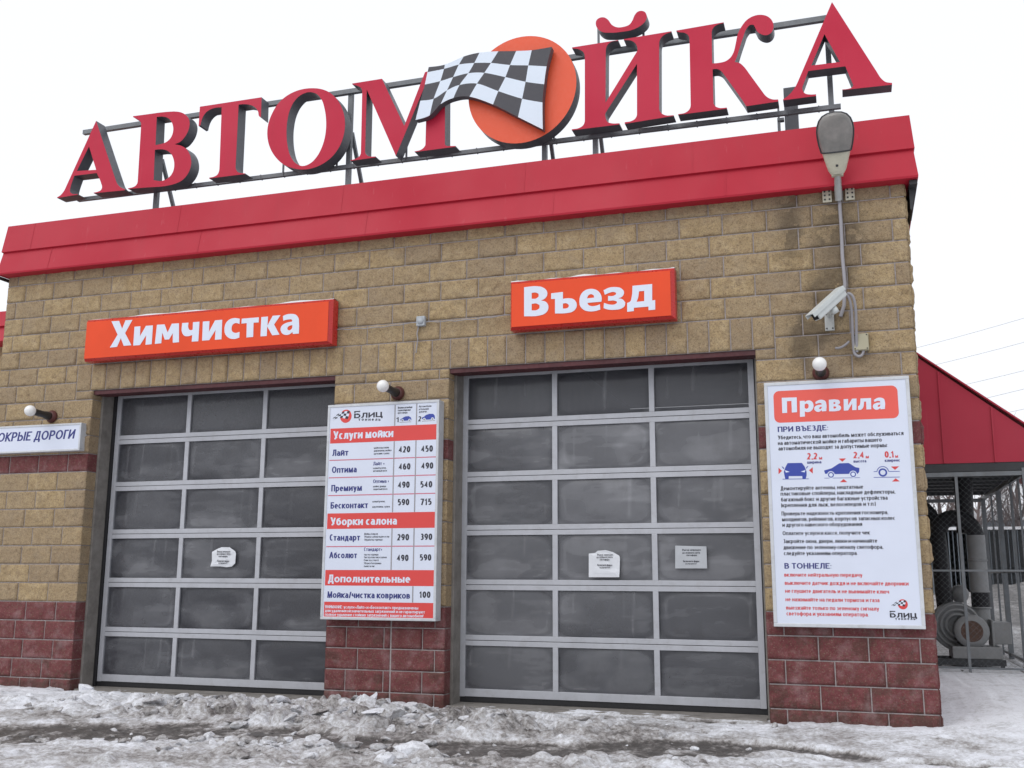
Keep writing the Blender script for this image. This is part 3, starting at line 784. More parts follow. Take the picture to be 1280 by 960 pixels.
# sectional doors
def garage_door(x0, x1, label):
    d = MB(); y = .335; zb, pitch, nsec = .064, .526, 6; W = x1-x0
    st, ra = .055, .050
    d.box((x0, y, zb), (x0+st, y+.04, zb+pitch*nsec)); d.box((x1-st, y, zb), (x1, y+.04, zb+pitch*nsec))
    mx = [x0+W*i/3 for i in (1, 2)]
    for i in range(nsec):
        z0, z1 = zb+pitch*i, zb+pitch*(i+1)
        lo = .075 if i == 0 else ra; 
        d.box((x0+st, y+.002, z0+.0025), (x1-st, y+.038, z0+lo)); d.box((x0+st, y+.002, z1-ra), (x1-st, y+.038, z1-.0025))
        d.box((x0+st, y+.008, z0-.0024), (x1-st, y+.03, z0+.0024), 1)
        for xx in mx: d.box((xx-.026, y+.001, z0+lo), (xx+.026, y+.037, z1-ra))
    d.box((x0-.03, y+.01, .014), (x1+.03, y+.045, zb-.001), 1)
    d.box((x0-.055, y-.02, .013), (x0-.004, y+.05, zb+pitch*nsec), 1); d.box((x1+.004, y-.02, .013), (x1+.04, y+.05, zb+pitch*nsec), 1)
    f = d.build('garage_door', [M['alu'], M['rubber']], bld, .004)
    f['label'] = label
    for i in range(nsec):
        z0 = zb+pitch*i+(.075 if i == 0 else ra); z1 = zb+pitch*(i+1)-ra
        for j in range(3):
            a = x0+st if j == 0 else mx[j-1]+.026; b = x1-st if j == 2 else mx[j]-.026
            # slightly pillowed acrylic with its own pattern of condensation, painted bulge highlights and dried runs
            n, m = 56, 26; bul = rb.uniform(.004, .014); sd = rb.uniform(0, 300)
            U, V = np.meshgrid(np.linspace(0, 1, n+1), np.linspace(0, 1, m+1))
            top = i == 5
            nb = fbm(U*2.2+sd, V*1.3, sd, 3, 3); nf = fbm(U*7+sd, V*9, sd, 4, 8, .6)
            cond = sstep(-.12, .30, nb*.8+rb.uniform(.25, .55)*(rb.uniform(.35, .75)-V)+.05*nf)
            rd = x0 > -5; fg = (rb.uniform(.20, .30) if top else rb.uniform(.24, .40) if rd else rb.uniform(.12, .24))+(.04 if top else rb.uniform(.10, .24) if rd else rb.uniform(.14, .32))*cond*(.85+.35*nf)
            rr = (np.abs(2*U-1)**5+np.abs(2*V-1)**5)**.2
            fg = fg+rb.uniform(.0, .15)*np.exp(-((rr-.86-.10*nb)/.03)**2)*sstep(.0, .3, fbm(U*3+sd, V*3, 9, 3, 12))*(not top)  # broken pale rounded line: highlight along the bulge, painted into the colour
            fg = fg+.09*sstep(.08, .34, fbm(U*2.5+sd, V*7+sd, 4, 4, 15, .6))*(not top)
            for _ in range(rb.randint(0, 3)):
                uc, ve, w_ = rb.uniform(.05, .95), rb.uniform(.0, .6), rb.uniform(.006, .02)
                fg = fg+rb.uniform(.06, .2)*np.exp(-((U-uc-.02*(V-.5))/w_)**2)*sstep(ve, ve+.15, V)
            if x0 > -5 and i in (2, 3, 4): fg = fg+.05+.16*sstep(.02, .30, fbm(U*1.6+sd, V*2.2+sd, 8, 3, 19))
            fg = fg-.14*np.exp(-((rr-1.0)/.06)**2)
            fg = np.clip(fg, 0, 1)
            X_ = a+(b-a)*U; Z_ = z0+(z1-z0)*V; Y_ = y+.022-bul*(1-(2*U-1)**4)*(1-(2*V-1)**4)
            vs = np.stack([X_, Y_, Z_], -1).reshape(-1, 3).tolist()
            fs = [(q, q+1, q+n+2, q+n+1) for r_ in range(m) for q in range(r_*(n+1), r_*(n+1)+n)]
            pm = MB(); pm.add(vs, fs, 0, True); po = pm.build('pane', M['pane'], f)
            at2 = po.data.attributes.new('fog_highlight', 'FLOAT', 'POINT'); at2.data.foreach_set('value', fg.ravel().astype(np.float32))
    return f
garage_door(-8.475, -5.60, 'aluminium sectional door with fogged panes under the chemical cleaning sign')
garage_door(-4.275, -1.395, 'aluminium sectional door with fogged panes under the entrance sign')

# annex behind at left, same cornice
ann = empty('annex_building', (-13, 6, 0), 'set back wing of which only red eaves show past the end of the facade', 'building')
an = MB(); an.box((-18, 3.3, -.3), (-9.9, 10, 4.75)); an.build('wall', M['block'], ann)
ac = MB(); cornice(ac, -18, -9.93, [(3.05, 4.72), (3.02, 4.74), (3.1, 4.98), (3.06, 4.99), (3.12, 5.24), (3.4, 5.25), (3.4, 4.72)], 0, 10.1); ac.build('cornice', M['cornice'], ann)

# ================================================================== ROOFTOP LETTERS
def smooth(p, sub=4, corner=52):
    """rounds the gentle bends of an outline, keeps its corners"""
    P = [np.array(q, float) for q in p]; n = len(P); E = [P[(i+1) % n]-P[i] for i in range(n)]; L = [max(np.hypot(*e), 1e-9) for e in E]
    T = []
    for i in range(n):
        a, b = E[i-1]/L[i-1], E[i]/L[i]; ang = math.degrees(math.acos(max(-1, min(1, float(a@b)))))
        if ang > corner: T.append(None)
        elif L[i] > 3*L[i-1]: T.append(b)
        elif L[i-1] > 3*L[i]: T.append(a)
        else:
            t = a*L[i]+b*L[i-1]; T.append(t/max(np.hypot(*t), 1e-9))
    out = []
    for i in range(n):
        j = (i+1) % n; d = E[i]/L[i]; ta = d if T[i] is None else T[i]; tb = d if T[j] is None else T[j]
        out.append(tuple(P[i]))
        if ta@d > .9995 and tb@d > .9995: continue
        for k in range(1, sub):
            t = k/sub; h1 = 2*t**3-3*t*t+1; h2 = t**3-2*t*t+t; h3 = -2*t**3+3*t*t; h4 = t**3-t*t
            out.append(tuple(P[i]*h1+ta*L[i]*h2+P[j]*h3+tb*L[i]*h4))
    return out
def traced(mb, items, Y, y, m=0):
    for o, s_, out, holes in items:
        mb.prism(tr(smooth(out), o, s_, Y), [tr(smooth(h), o, s_, Y) for h in holes], y, y+.002, m, m, False)
rs = empty('rooftop_sign', (-4.9, .8, 4.88), 'large red serif channel letters with orange disc and chequered flag above the roof', 'sign')
def tr(pts, o, s, Y=.5):
    out = []
    for (x, y) in pts:
        q = at(o[0]+x/s, o[1]+y/s, Y); out.append((q.x, q.z))
    return out
LET = [
 ((60,140), 6.4, [(385,70),(460,300),(545,555),(562,585),(585,605),(615,618),(612,626),(365,650),(365,645),(400,637),(422,625),(432,605),(425,570),(390,488),(210,510),(183,590),(176,622),(178,642),(192,653),(237,656),(237,661),(72,688),(72,683),(100,665),(118,645),(135,618)], [[(328,275),(385,462),(230,472)]]),
 ((60,140), 6.4, [(680,33),(780,20),(880,6),(960,-2),(1020,-4),(1065,3),(1100,22),(1124,50),(1133,85),(1130,120),(1115,165),(1090,205),(1058,238),(1012,258),(1060,268),(1098,288),(1128,325),(1143,370),(1145,420),(1133,465),(1108,510),(1070,548),(1015,574),(940,592),(800,603),(640,615),(640,610),(680,601),(700,590),(713,572),(718,545),(745,100),(740,78),(722,62),(680,40)],
   [[(870,40),(910,36),(945,42),(975,60),(995,95),(1002,130),(996,175),(975,215),(942,242),(900,257),(860,265)], [(855,302),(900,298),(945,305),(980,328),(1002,370),(1010,420),(1003,468),(980,510),(945,538),(905,552),(845,545)]]),
 ((240,100), 6.095, [(60,203),(530,131),(525,285),(513,278),(503,240),(488,215),(465,198),(435,188),(400,184),(355,187),(332,660),(338,688),(350,702),(370,709),(405,711),(405,716),(130,750),(130,744),(168,736),(192,722),(204,700),(209,670),(226,207),(180,211),(145,222),(112,242),(88,272),(72,310),(64,345),(50,350)], []),
 ((240,100), 6.095, [(920,62),(980,68),(1040,90),(1097,138),(1143,215),(1165,310),(1160,400),(1132,490),(1080,570),(1010,630),(930,668),(850,682),(770,672),(700,645),(640,592),(595,518),(574,430),(580,340),(610,255),(660,175),(730,115),(820,75)],
   [[(905,92),(955,110),(990,155),(1010,220),(1022,320),(1015,420),(990,510),(950,585),(900,635),(840,655),(790,635),(750,580),(728,500),(720,410),(725,320),(745,230),(785,155),(840,108)]]),
 ((430,80), 7.39, [(75,180),(350,136),(556,572),(748,75),(772,70),(900,95),(935,90),(932,740),(940,752),(960,758),(1030,756),(1030,764),(652,813),(652,807),(710,792),(738,770),(752,742),(757,560),(760,170),(478,850),(470,828),(210,235),(195,800),(200,830),(218,848),(292,854),(292,862),(60,895),(60,889),(118,870),(145,848),(156,815),(168,250),(158,222),(128,203),(75,186)], []),
 ((710,0), 5.336, [(27,316),(335,267),(335,272),(290,278),(265,298),(252,340),(250,685),(462,340),(462,318),(450,290),(425,272),(372,267),(372,261),(690,208),(690,213),(650,228),(622,250),(608,290),(608,725),(620,752),(648,768),(705,768),(705,773),(378,826),(378,815),(420,808),(447,792),(460,760),(460,425),(252,750),(252,790),(262,812),(290,822),(343,822),(343,830),(25,869),(25,862),(75,853),(102,834),(112,800),(112,385),(104,350),(76,330),(27,322)], []),
 ((710,0), 5.336, [(185,160),(190,135),(212,118),(245,117),(270,135),(290,163),(320,180),(370,179),(410,163),(430,135),(445,100),(465,78),(490,72),(515,82),(525,110),(518,137),(490,167),(440,195),(360,212),(280,218),(225,212),(197,190)], []),
 ((840,10), 6.857, [(37,193),(443,122),(443,129),(395,140),(358,165),(340,210),(345,475),(400,470),(460,455),(500,425),(525,385),(545,310),(565,220),(595,160),(640,103),(700,68),(765,58),(825,75),(860,112),(870,160),(855,205),(815,232),(765,225),(730,200),(712,165),(700,145),(675,143),(640,175),(610,250),(580,340),(555,420),(537,464),(580,472),(620,507),(660,560),(790,738),(830,772),(870,784),(910,783),(910,801),(635,842),(600,785),(440,562),(410,532),(380,522),(348,525),(355,800),(367,838),(400,855),(470,853),(470,862),(52,916),(52,910),(118,895),(148,870),(160,830),(150,270),(138,232),(108,213),(60,207),(37,199)], []),
 ((970,0), 7.387, [(517,18),(935,670),(975,728),(1010,755),(1072,765),(1072,782),(612,832),(612,826),(665,820),(702,806),(713,785),(640,612),(298,655),(245,800),(248,838),(268,862),(310,872),(370,870),(370,886),(65,926),(65,918),(118,878),(160,830),(200,758)], [[(447,315),(590,572),(325,605)]]),
]
for i, (o, s, out, holes) in enumerate(LET):
    b = MB(); b.prism(tr(smooth(out), o, s), [tr(smooth(h), o, s) for h in holes], .5, .66)
    # proud rim so the face reads as a tray letter
    b.build('letter', [M['letter'], M['side']], rs)
b = MB(); cx, cz, rr = -3.715, 6.322, .605
b.prism([(cx+rr*math.cos(2*math.pi*i/72), cz+rr*1.01*math.sin(2*math.pi*i/72)) for i in range(72)], [], .5, .66); b.build('disc', [M['orange_disc'], M['side']], rs)
# flag grid traced on its plane
FL = [[(150,255),(268,237),(405,178),(520,150),(657,140),(787,138),(900,132),(1045,108)],
      [(142,292),(262,268),(370,237),(482,225),(603,225),(742,240),(875,243),(1008,250)],
      [(122,382),(235,357),(328,328),(438,300),(555,297),(708,328),(855,362),(990,380)],
      [(90,500),(187,485),(284,424),(375,385),(502,375),(657,430),(830,485),(978,512)],
      [(55,640),(158,606),(237,525),(330,480),(447,470),(618,527),(800,618),(980,708)]]
YF = .40
Gp = np.array([[tuple(at(510+x/5.818, 40+y/5.818, YF))[::2] for x, y in r] for r in FL])
def cr_(p, t):
    n = len(p)-1; i = min(int(t), n-1); u = t-i
    p0, p1, p2, p3 = p[max(i-1, 0)], p[i], p[i+1], p[min(i+2, n)]
    return .5*((2*p1)+(-p0+p2)*u+(2*p0-5*p1+4*p2-p3)*u*u+(-p0+3*p1-3*p2+p3)*u**3)
SU = 6
rows = [[cr_(r, t/SU) for t in range(7*SU+1)] for r in Gp]
grid = [[cr_([rows[k][c] for k in range(5)], t/SU) for c in range(7*SU+1)] for t in range(4*SU+1)]
b = MB(); nC = 7*SU+1; nR = 4*SU+1
vs = [(float(grid[r][c][0]), YF, float(grid[r][c][1])) for r in range(nR) for c in range(nC)]
for r in range(nR-1):
    for c in range(nC-1):
        q = [r*nC+c, (r+1)*nC+c, (r+1)*nC+c+1, r*nC+c+1]
        b.add([vs[k] for k in q], [(0, 1, 2, 3)], 1 if ((r//SU)+(c//SU)) % 2 == 0 else 0)
edge = [vs[c] for c in range(nC)]+[vs[r*nC+nC-1] for r in range(1, nR)]+[vs[(nR-1)*nC+c] for c in range(nC-2, -1, -1)]+[vs[r*nC] for r in range(nR-2, 0, -1)]
n = len(edge)
b.add(edge+[(x, YF+.085, z) for x, y, z in edge], [(i, (i+1) % n, n+(i+1) % n, n+i) for i in range(n)], 2)
b.build('flag', [M['flagw'], M['flagk'], M['side']], rs)
def P(x, y, Y=.72): return at(x, y, Y)
tl, trt = P(105, 166), P(1035, 23); bl, brt = P(98, 250), P(1051, 133)
def zat(p, q, x): return p.z+(q.z-p.z)*(x-p.x)/(q.x-p.x)
d = MB(); d.bar(tl, trt, .05, .055); d.build('top_rail', M['steel'], rs)
d = MB(); d.bar(bl, brt, .04, .045)
for i in range(26):      # hose clips on the lower rail
    x = -8.2+i*.3; d.box((x, .695, zat(bl, brt, x)-.027), (x+.012, .745, zat(bl, brt, x)+.027))
d.build('bottom_rail', M['steel'], rs)
for x in (-8.47, -5.87, -3.53, -2.97, -.575):
    d = MB(); d.bar((x, .75, 4.885), (x, .75, zat(tl, trt, x)), .052, .052); d.build('post', M['steel'], rs)
    d = MB(); d.bar((x, .80, 6.25), (x, 1.55, 4.89), .038, .038); d.build('brace', M['steel'], rs)
for x, y in ((236,179),(355,217),(422,208),(630,180),(693,158),(509,192),(749,45),(805,40)):
    q = P(x, y); zz = zat(bl, brt, q.x); d = MB()
    if y > 130 and y < 230: d.bar((q.x, .70, zz), (q.x, .70, zz+.16), .018, .018)
    else: d.bar((q.x, .69, q.z-.14), (q.x, .69, q.z+.12), .022, .022)
    d.build('letter_strut', M['steel'], rs)
# roof duct behind the letters
q = at(979, 110, 1.4); q2 = at(996, 110, 1.4)
rd = empty('roof_duct', ((q.x+q2.x)/2, 1.5, 4.88), 'dark square duct standing on the roof behind the last red letter', 'duct')
d = MB(); d.box((q.x, 1.4, 4.882), (q2.x, 1.55, q.z)); d.build('shaft', M['side'], rd, .005)
d = MB(); x_ = at(972, 160, 1.4).x; d.box((x_, 1.41, 5.2), (x_+.03, 1.45, 6.0)); d.box((x_, 1.40, 6.0), (x_+.07, 1.46, 6.03)); d.bar((x_+.015, 1.43, 6.03), (x_+.015, 1.43, 6.15), .02); d.build('bracket', M['steel'], rd)

# ================================================================== SIGN BOXES
def signbox(name, px, Y, label, cat, glyphs):
    a = [at(x, y, Y) for x, y in px]      # top-left, top-right, bottom-left, bottom-right
    x0, x1, z0, z1 = (a[0].x+a[2].x)/2, (a[1].x+a[3].x)/2, (a[2].z+a[3].z)/2, (a[0].z+a[1].z)/2
    s = empty(name, ((x0+x1)/2, Y/2, z0), label, cat)
    h = MB(); bv_ = .034
    # moulded box: raked rim around the face
    outer = [(x0, Y+.035, z0), (x1, Y+.035, z0), (x1, Y+.035, z1), (x0, Y+.035, z1)]
    inner = [(x0+bv_*.6, Y, z0+bv_*.7), (x1-bv_, Y, z0+bv_*.7), (x1-bv_, Y, z1-bv_*.9), (x0+bv_*.6, Y, z1-bv_*.9)]
    back = [(x, .03-.06, z) for x, _, z in outer]
    h.add(outer+inner+back, [(0, 1, 5, 4), (1, 2, 6, 5), (2, 3, 7, 6), (3, 0, 4, 7), (0, 8, 9, 1), (1, 9, 10, 2), (2, 10, 11, 3), (3, 11, 8, 0), (8, 11, 10, 9)], 0)
    h.build('housing', M['redside'], s)
    f = MB(); f.add([(p[0], p[1]-.004, p[2]) for p in inner], [(0, 1, 2, 3)]); f.build('face', M['orange'], s)
    t = MB(); traced(t, glyphs, Y, Y-.007); t.build('lettering', M['whitel'], s)
    sn = MB(); 
    N_ = 24
    for i in range(N_):
        u, w_ = x0+(x1-x0)*i/N_, (x1-x0)/N_; ha, hb = (.008+.007*(math.sin(k_*1.3)+math.sin(k_*.47+x0)) for k_ in (i, i+1))
        ha, hb = max(ha, .002), max(hb, .002)
        sn.add([(u, Y+.034, z1), (u+w_, Y+.034, z1), (u+w_, Y+.045, z1+hb), (u, Y+.045, z1+ha), (u+w_, -.02, z1+hb*1.6), (u, -.02, z1+ha*1.6)], [(0, 1, 2, 3), (3, 2, 4, 5)], 0, True)
    sn.build('snow_cap', M['puresnow'], s)
    return s
KA, KB, KV = ((100,370), 7.53), ((260,360), 7.53), ((550,325), 3.938)
HIM = [(*KA, [(300,240),(372,235),(400,310),(432,230),(497,226),(428,350),(487,465),(415,470),(388,398),(352,480),(285,487),(358,365)], []),
 (*KA, [(517,290),(572,286),(568,380),(625,282),(690,278),(678,455),(620,460),(627,370),(568,463),(505,468)], []),
 (*KA, [(728,272),(800,268),(828,345),(868,262),(935,258),(935,436),(877,441),(877,350),(842,410),(802,412),(778,345),(768,446),(708,452)], []),
 (*KA, [(965,256),(1025,252),(1022,298),(1030,318),(1048,323),(1064,318),(1067,248),(1128,243),(1117,427),(1055,431),(1060,368),(1020,380),(985,375),(966,350)], []),
 (*KB, [(-45,317),(17,313),(12,415),(70,306),(137,300),(130,484),(68,489),(75,395),(15,492),(-52,497)], []),
 (*KB, [(302,290),(300,340),(270,331),(242,340),(225,375),(232,410),(258,424),(300,415),(298,468),(255,481),(205,474),(168,440),(158,390),(170,335),(205,298),(255,284)], []),
 (*KB, [(322,290),(482,277),(480,325),(432,328),(428,462),(365,467),(368,332),(318,336)], []),
 (*KB, [(505,275),(568,270),(563,355),(612,263),(685,257),(625,345),(676,440),(608,447),(560,362),(556,453),(497,457)], []),
 (*KB, [(708,265),(745,250),(790,245),(830,253),(853,280),(860,330),(858,430),(802,434),(798,415),(770,437),(735,443),(705,432),(687,402),(692,365),(718,340),(757,325),(793,318),(797,304),(785,296),(765,297),(735,302),(712,310)], [[(797,350),(765,360),(750,378),(752,394),(766,400),(785,392),(795,378)]])]
VYE = [(*KV, [(415,135),(480,130),(508,136),(526,152),(529,172),(518,190),(498,200),(522,207),(534,225),(532,247),(518,264),(490,274),(415,278)], [[(452,163),(472,161),(486,167),(487,180),(475,190),(452,192)], [(452,217),(476,215),(491,223),(491,238),(478,247),(452,249)]]),
 (*KV, [(548,165),(606,158),(606,192),(635,189),(660,195),(673,213),(672,235),(655,254),(625,262),(567,264),(567,192),(548,193)], [[(606,215),(624,214),(635,222),(633,233),(622,239),(606,240)]]),
 (*KV, [(797,192),(795,206),(726,212),(734,224),(752,228),(772,225),(788,219),(790,245),(765,252),(738,254),(708,246),(691,228),(687,200),(694,172),(712,152),(740,143),(768,147),(788,163)], [[(724,190),(760,186),(757,174),(745,169),(732,174)]]),
 (*KV, [(806,150),(830,138),(862,134),(892,140),(906,156),(904,172),(893,184),(878,189),(900,195),(913,210),(909,228),(893,240),(862,246),(825,244),(806,238),(808,212),(835,220),(858,220),(872,213),(871,205),(860,201),(828,202),(828,178),(855,177),(867,170),(867,162),(856,158),(835,162),(812,172)], []),
 (*KV, [(948,128),(1045,119),(1045,200),(1060,198),(1060,245),(1027,248),(1027,230),(955,236),(955,252),(922,256),(922,212),(935,207),(945,178)], [[(980,155),(1006,153),(1006,203),(968,207),(976,185)]])]
PRA = [(122,122),(255,118),(258,250),(212,253),(208,150),(168,152),(170,256),(127,258)]
KP = ((960,480), 7.111)
AA = [(420,160),(450,143),(485,140),(510,152),(519,180),(518,240),(480,243),(477,232),(455,246),(428,243),(412,225),(415,203),(435,189),(478,182),(474,171),(458,168),(425,178)]
AH = [(478,200),(460,206),(453,216),(461,224),(474,216)]
PRAV = [(*KP, PRA, []),
 (*KP, [(282,150),(325,148),(327,160),(345,148),(372,146),(395,161),(405,190),(398,222),(375,244),(345,249),(327,243),(328,288),(284,292)], [[(326,180),(343,173),(357,180),(361,198),(353,215),(340,220),(326,212)]]),
 (*KP, AA, [AH]),
 (*KP, [(540,140),(605,137),(632,145),(640,162),(633,177),(618,185),(642,194),(650,212),(640,231),(610,240),(543,242)], [[(582,162),(595,161),(601,168),(596,175),(582,176)], [(582,200),(599,199),(607,207),(600,216),(582,217)]]),
 (*KP, [(672,135),(712,132),(712,190),(747,130),(787,128),(787,230),(748,232),(748,172),(712,234),(674,236)], []),
 (*KP, [(822,128),(916,124),(918,224),(875,226),(872,155),(854,156),(852,180),(846,208),(830,226),(802,230),(800,198),(812,190),(820,165)], []),
 (*KP, [(x+521, y-19) for x, y in AA], [[(x+521, y-19) for x, y in AH]])]
signbox('light_box_sign', ((107, 398.5), (415, 374), (104, 449), (413, 431.5)), -.17, 'long orange light box reading Химчистка above a sectional door', 'sign', HIM)
signbox('light_box_sign', ((637, 351), (842, 334.5), (637, 411.5), (844, 398)), -.17, 'short orange light box reading Въезд above a sectional door', 'sign', VYE)

def board(name, px4, Y, label, fw=.028, depth=.12, fmat='frame'):
    a = [at(x, y, Y) for x, y in px4]
    x0, x1, z0, z1 = (a[0].x+a[2].x)/2, (a[1].x+a[3].x)/2, (a[2].z+a[3].z)/2, (a[0].z+a[1].z)/2
    s = empty(name, ((x0+x1)/2, Y/2, z0), label, 'sign board')
    h = MB(); y1 = Y+depth
    h.box((x0, Y, z0), (x1, y1, z0+fw)); h.box((x0, Y, z1-fw), (x1, y1, z1)); h.box((x0, Y, z0+fw), (x0+fw, y1, z1-fw)); h.box((x1-fw, Y, z0+fw), (x1, y1, z1-fw))
    h.box((x0+fw, y1-.01, z0+fw), (x1-fw, y1-.002, z1-fw))
    h.build('frame', M[fmat], s, .004)
    f = MB(); f.box((x0+fw-.002, Y+.006, z0+fw-.002), (x1-fw+.002, y1-.012, z1-fw+.002)); f.build('panel', M['white'], s)
    return s, x0, x1, z0, z1, Y+.0058

# ---- wet roads board at the left edge
s, x0, x1, z0, z1, yf = board('wet_roads_sign', ((-21, 536.0), (101.5, 526.5), (-21, 569.2), (99.5, 561.5)), -.10, 'narrow white framed box with blue МОКРЫЕ ДОРОГИ lettering on the tan pier', .022, .10)
t = MB(); Yb = -.10
text(t, 'МОКРЫЕ ДОРОГИ', at(-14, 550, Yb).x, at(50, 550, Yb).z, at(50, 538.6, Yb).z-at(50, 550, Yb).z, at(92, 548, Yb).x-at(-14, 550, Yb).x, 0, yf, .19, .15, .16)
t.build('lettering', M['blue'], s)

# ---- chequered logo used on both boards
def logo(mb, cx, cy, r, wx, wy, wr, cap, Y, y, mi, sub, K):
    """K = material slots: red, black, white, ink"""
    c = at(cx, cy, Y); e = at(cx+r, cy, Y); rad = e.x-c.x
    disc(mb, c.x, c.z, rad, rad*1.05, K[0], y-.0003)
    for i in range(6):
        for j in range(3):
            def pt(u, v):
                return (c.x+rad*(-2.05+u*2.75-.35*v), c.z+rad*(.05+.75*u+.28*math.sin(u*3.1)-v*(.55+.75*u)))
            u0, u1, v0, v1 = i/6, (i+1)/6, j/3, (j+1)/3
            q = [pt(u0, v0), pt(u0, v1), pt(u1, v1), pt(u1, v0)]
            mb.add([(x, y-.0006, z) for x, z in q], [(0, 1, 2, 3)], K[1] if (i+j) % 2 else K[2])
    ptext(mb, 'Блиц', wx, wy, wr, cap, K[3], Y, y, .20)
    # 'Блиц' drawn with a slit under the top stroke of the first letter
    a = at(wx, wy, Y); H = at(wx, wy-cap, Y).z-a.z; w = at(wr, wy, Y).x-a.x
    mb.add([(a.x-.02*w, y-.001, a.z+.66*H), (a.x+.20*w, y-.001, a.z+.70*H), (a.x+.20*w, y-.001, a.z+.78*H), (a.x-.02*w, y-.001, a.z+.74*H)], [(0, 1, 2, 3)], K[2])
    for i, chh in enumerate('тоннель'):
        xx = sub[0]+(sub[1]-sub[0])*i/6.4
        ptext(mb, chh, xx, sub[2], xx+cap*.30, cap*.42, K[3], Y, y, .22)

# ---- price board
Yb = -.15
s, x0, x1, z0, z1, yf = board('price_board', ((409, 507), (547.5, 499), (401, 774.5), (546, 776.5)), Yb, 'white and red wash price board on the pier between the two doors', .026, .13)
X = lambda x, y=600: at(x, y, Yb).x
Zm = lambda pl, pr: (at(pl[0], pl[1], Yb).z+at(pr[0], pr[1], Yb).z)/2
xa, xb = (X(411.8, 540)+X(406.5, 740))/2, (X(545.4, 540)+X(543, 740))/2
pr = MB()   # slots: 0 red 1 navy 2 ink 3 white 4 pink 5 grey-blue line 6 blue icon
bands = [(536.2, 529.7, 554.9, 548.7, 411.8, 545.3), (642, 639.5, 661.7, 659.2, 408.5, 543.7), (713.3, 711.7, 732.5, 732, 406.2, 543.3), (753.3, 752.5, 772, 771.5, 404, 543)]
bz = []
for (a, b_, c, d_, l, r_) in bands:
    zt = Zm((l, a), (r_, b_)); zb = Zm((l, c), (r_, d_)); rect(pr, xa, xb, zb, zt, 0, yf-.0005); bz.append((zb, zt))
lines = [((410.3, 575.3), (545.3, 571.2)), ((409.7, 597.5), (545.3, 593.3)), ((409.2, 619.7), (545, 616.3)), ((407.2, 683.3), (543.7, 682.5))]
for l, r_ in lines:
    z = Zm(l, r_); rect(pr, xa, xb, z-.005, z+.005, 4, yf-.0005)
X1, X2 = (X(491.8, 560)+X(489.6, 690))/2, (X(519.5, 560)+X(516.8, 690))/2
zt_ = z1-.03
for xx in (X1, X2):
    for a, b_ in ((bz[0][1]+.002, zt_), (bz[1][1]+.002, bz[0][0]-.002), (bz[2][1]+.002, bz[1][0]-.002)): rect(pr, xx-.006, xx+.006, a, b_, 5, yf-.0009)
rect(pr, X2-.006, X2+.006, bz[3][1]+.002, bz[2][0]-.002, 5, yf-.0009)
def pt(*a, **k): ptext(pr, a[0], a[1], a[2], a[3], a[4], a[5], Yb, yf-.0009, **k)
pt('Услуги мойки', 416.3, 549.2, 491.2, 10.3, 3, wt=.21)
pt('Уборки салона', 412.8, 656.7, 495.8, 10.0, 3, wt=.21)
pt('Дополнительные', 409.7, 727.8, 512.5, 9.6, 3, wt=.21)
for w, xl, yl, xr in (('Лайт', 415, 570, 435), ('Оптима', 414.5, 591.2, 445.5), ('Премиум', 413.7, 614.2, 452), ('Бесконтакт', 412.8, 635.8, 459.5), ('Стандарт', 411.7, 675.8, 449.7), ('Абсолют', 411.2, 697.8, 445.8), ('Мойка/чистка ковриков', 408.8, 747.2, 512.2)):
    pt(w, xl, yl, xr, 8.0, 1, wt=.20)
for w, xl, yl, xr in (('420', 498, 565.8, 512.5), ('450', 526, 565, 540.8), ('460', 498, 587.2, 512.7), ('490', 526.2, 586.2, 541.3), ('490', 497, 610, 511.7), ('540', 525, 609.5, 540), ('590', 496.7, 631.7, 511.2), ('715', 525.3, 631.3, 539.2),
                      ('290', 496, 675.5, 511), ('390', 525, 675, 540), ('490', 495.7, 701.3, 510.3), ('590', 524.3, 700.8, 538.8), ('100', 523.8, 747.2, 537.8)):
    pt(w, xl, yl, xr, 8.0, 2, wt=.21)
for w, xl, yl, xr in (('Лайт +', 466.2, 581.7, 480.5), ('Оптима +', 466, 603.8, 486), ('Стандарт+', 454.7, 688.8, 477.5)): pt(w, xl, yl, xr, 4.5, 1, wt=.17)
sm = [('мойка высоким', 467, 561, 485.8), ('давлением, мойка', 467, 564.6, 489), ('щетками, сушка', 467, 568.2, 486.2),
      ('шампунем,', 466, 586.3, 482.5), ('активный воск', 466, 589.8, 483.5), ('мойка днища', 466, 609.2, 482.2), ('защитный воск', 466, 612.6, 484),
      ('шампунем,', 465.3, 628, 481), ('давлением, сушка', 465, 634.6, 487),
      ('Мойка ковров', 455, 668.6, 472), ('Уборка салона пылесосом', 455, 672.1, 486.2), ('Обработка торпедо', 455, 675.8, 477.8),
      ('чистка торпедо', 454.7, 694.4, 472.8), ('Чистка пластика салона', 454.7, 697.8, 483), ('Очистка стекол', 454.5, 701.4, 472.8), ('Уборка багажника', 454.5, 705.2, 476.2), ('пылесосом', 454.5, 708.8, 467.5),
      ('Легковые автомобили', 497, 510.8, 515), ('и малогабаритные', 497, 514.0, 513), ('кроссоверы', 497, 517.2, 509),
      ('Автомобили', 523.3, 509.2, 539), ('и большие', 523.3, 512.6, 535.8), ('джипы', 523.3, 515.8, 533.3)]
for w, xl, yl, xr in sm: pt(w, xl, yl, xr, 2.6, 2, wt=.15)
pt('ВНИМАНИЕ: услуги «Лайт» и «Бесконтакт» предназначены', 406.2, 760.3, 522.5, 3.9, 3, wt=.17)
pt('для удаления незначительных загрязнений и не гарантируют', 405.9, 765.0, 530.8, 3.9, 3, wt=.17)
pt('полное удаление стойких загрязнений с вашего автомобиля!', 405.8, 769.8, 528.8, 3.9, 3, wt=.17)
pt('1', 495.0, 527.8, 498.6, 6.3, 2, wt=.2); pt('2', 522.3, 526.6, 526.4, 6.4, 2, wt=.2)
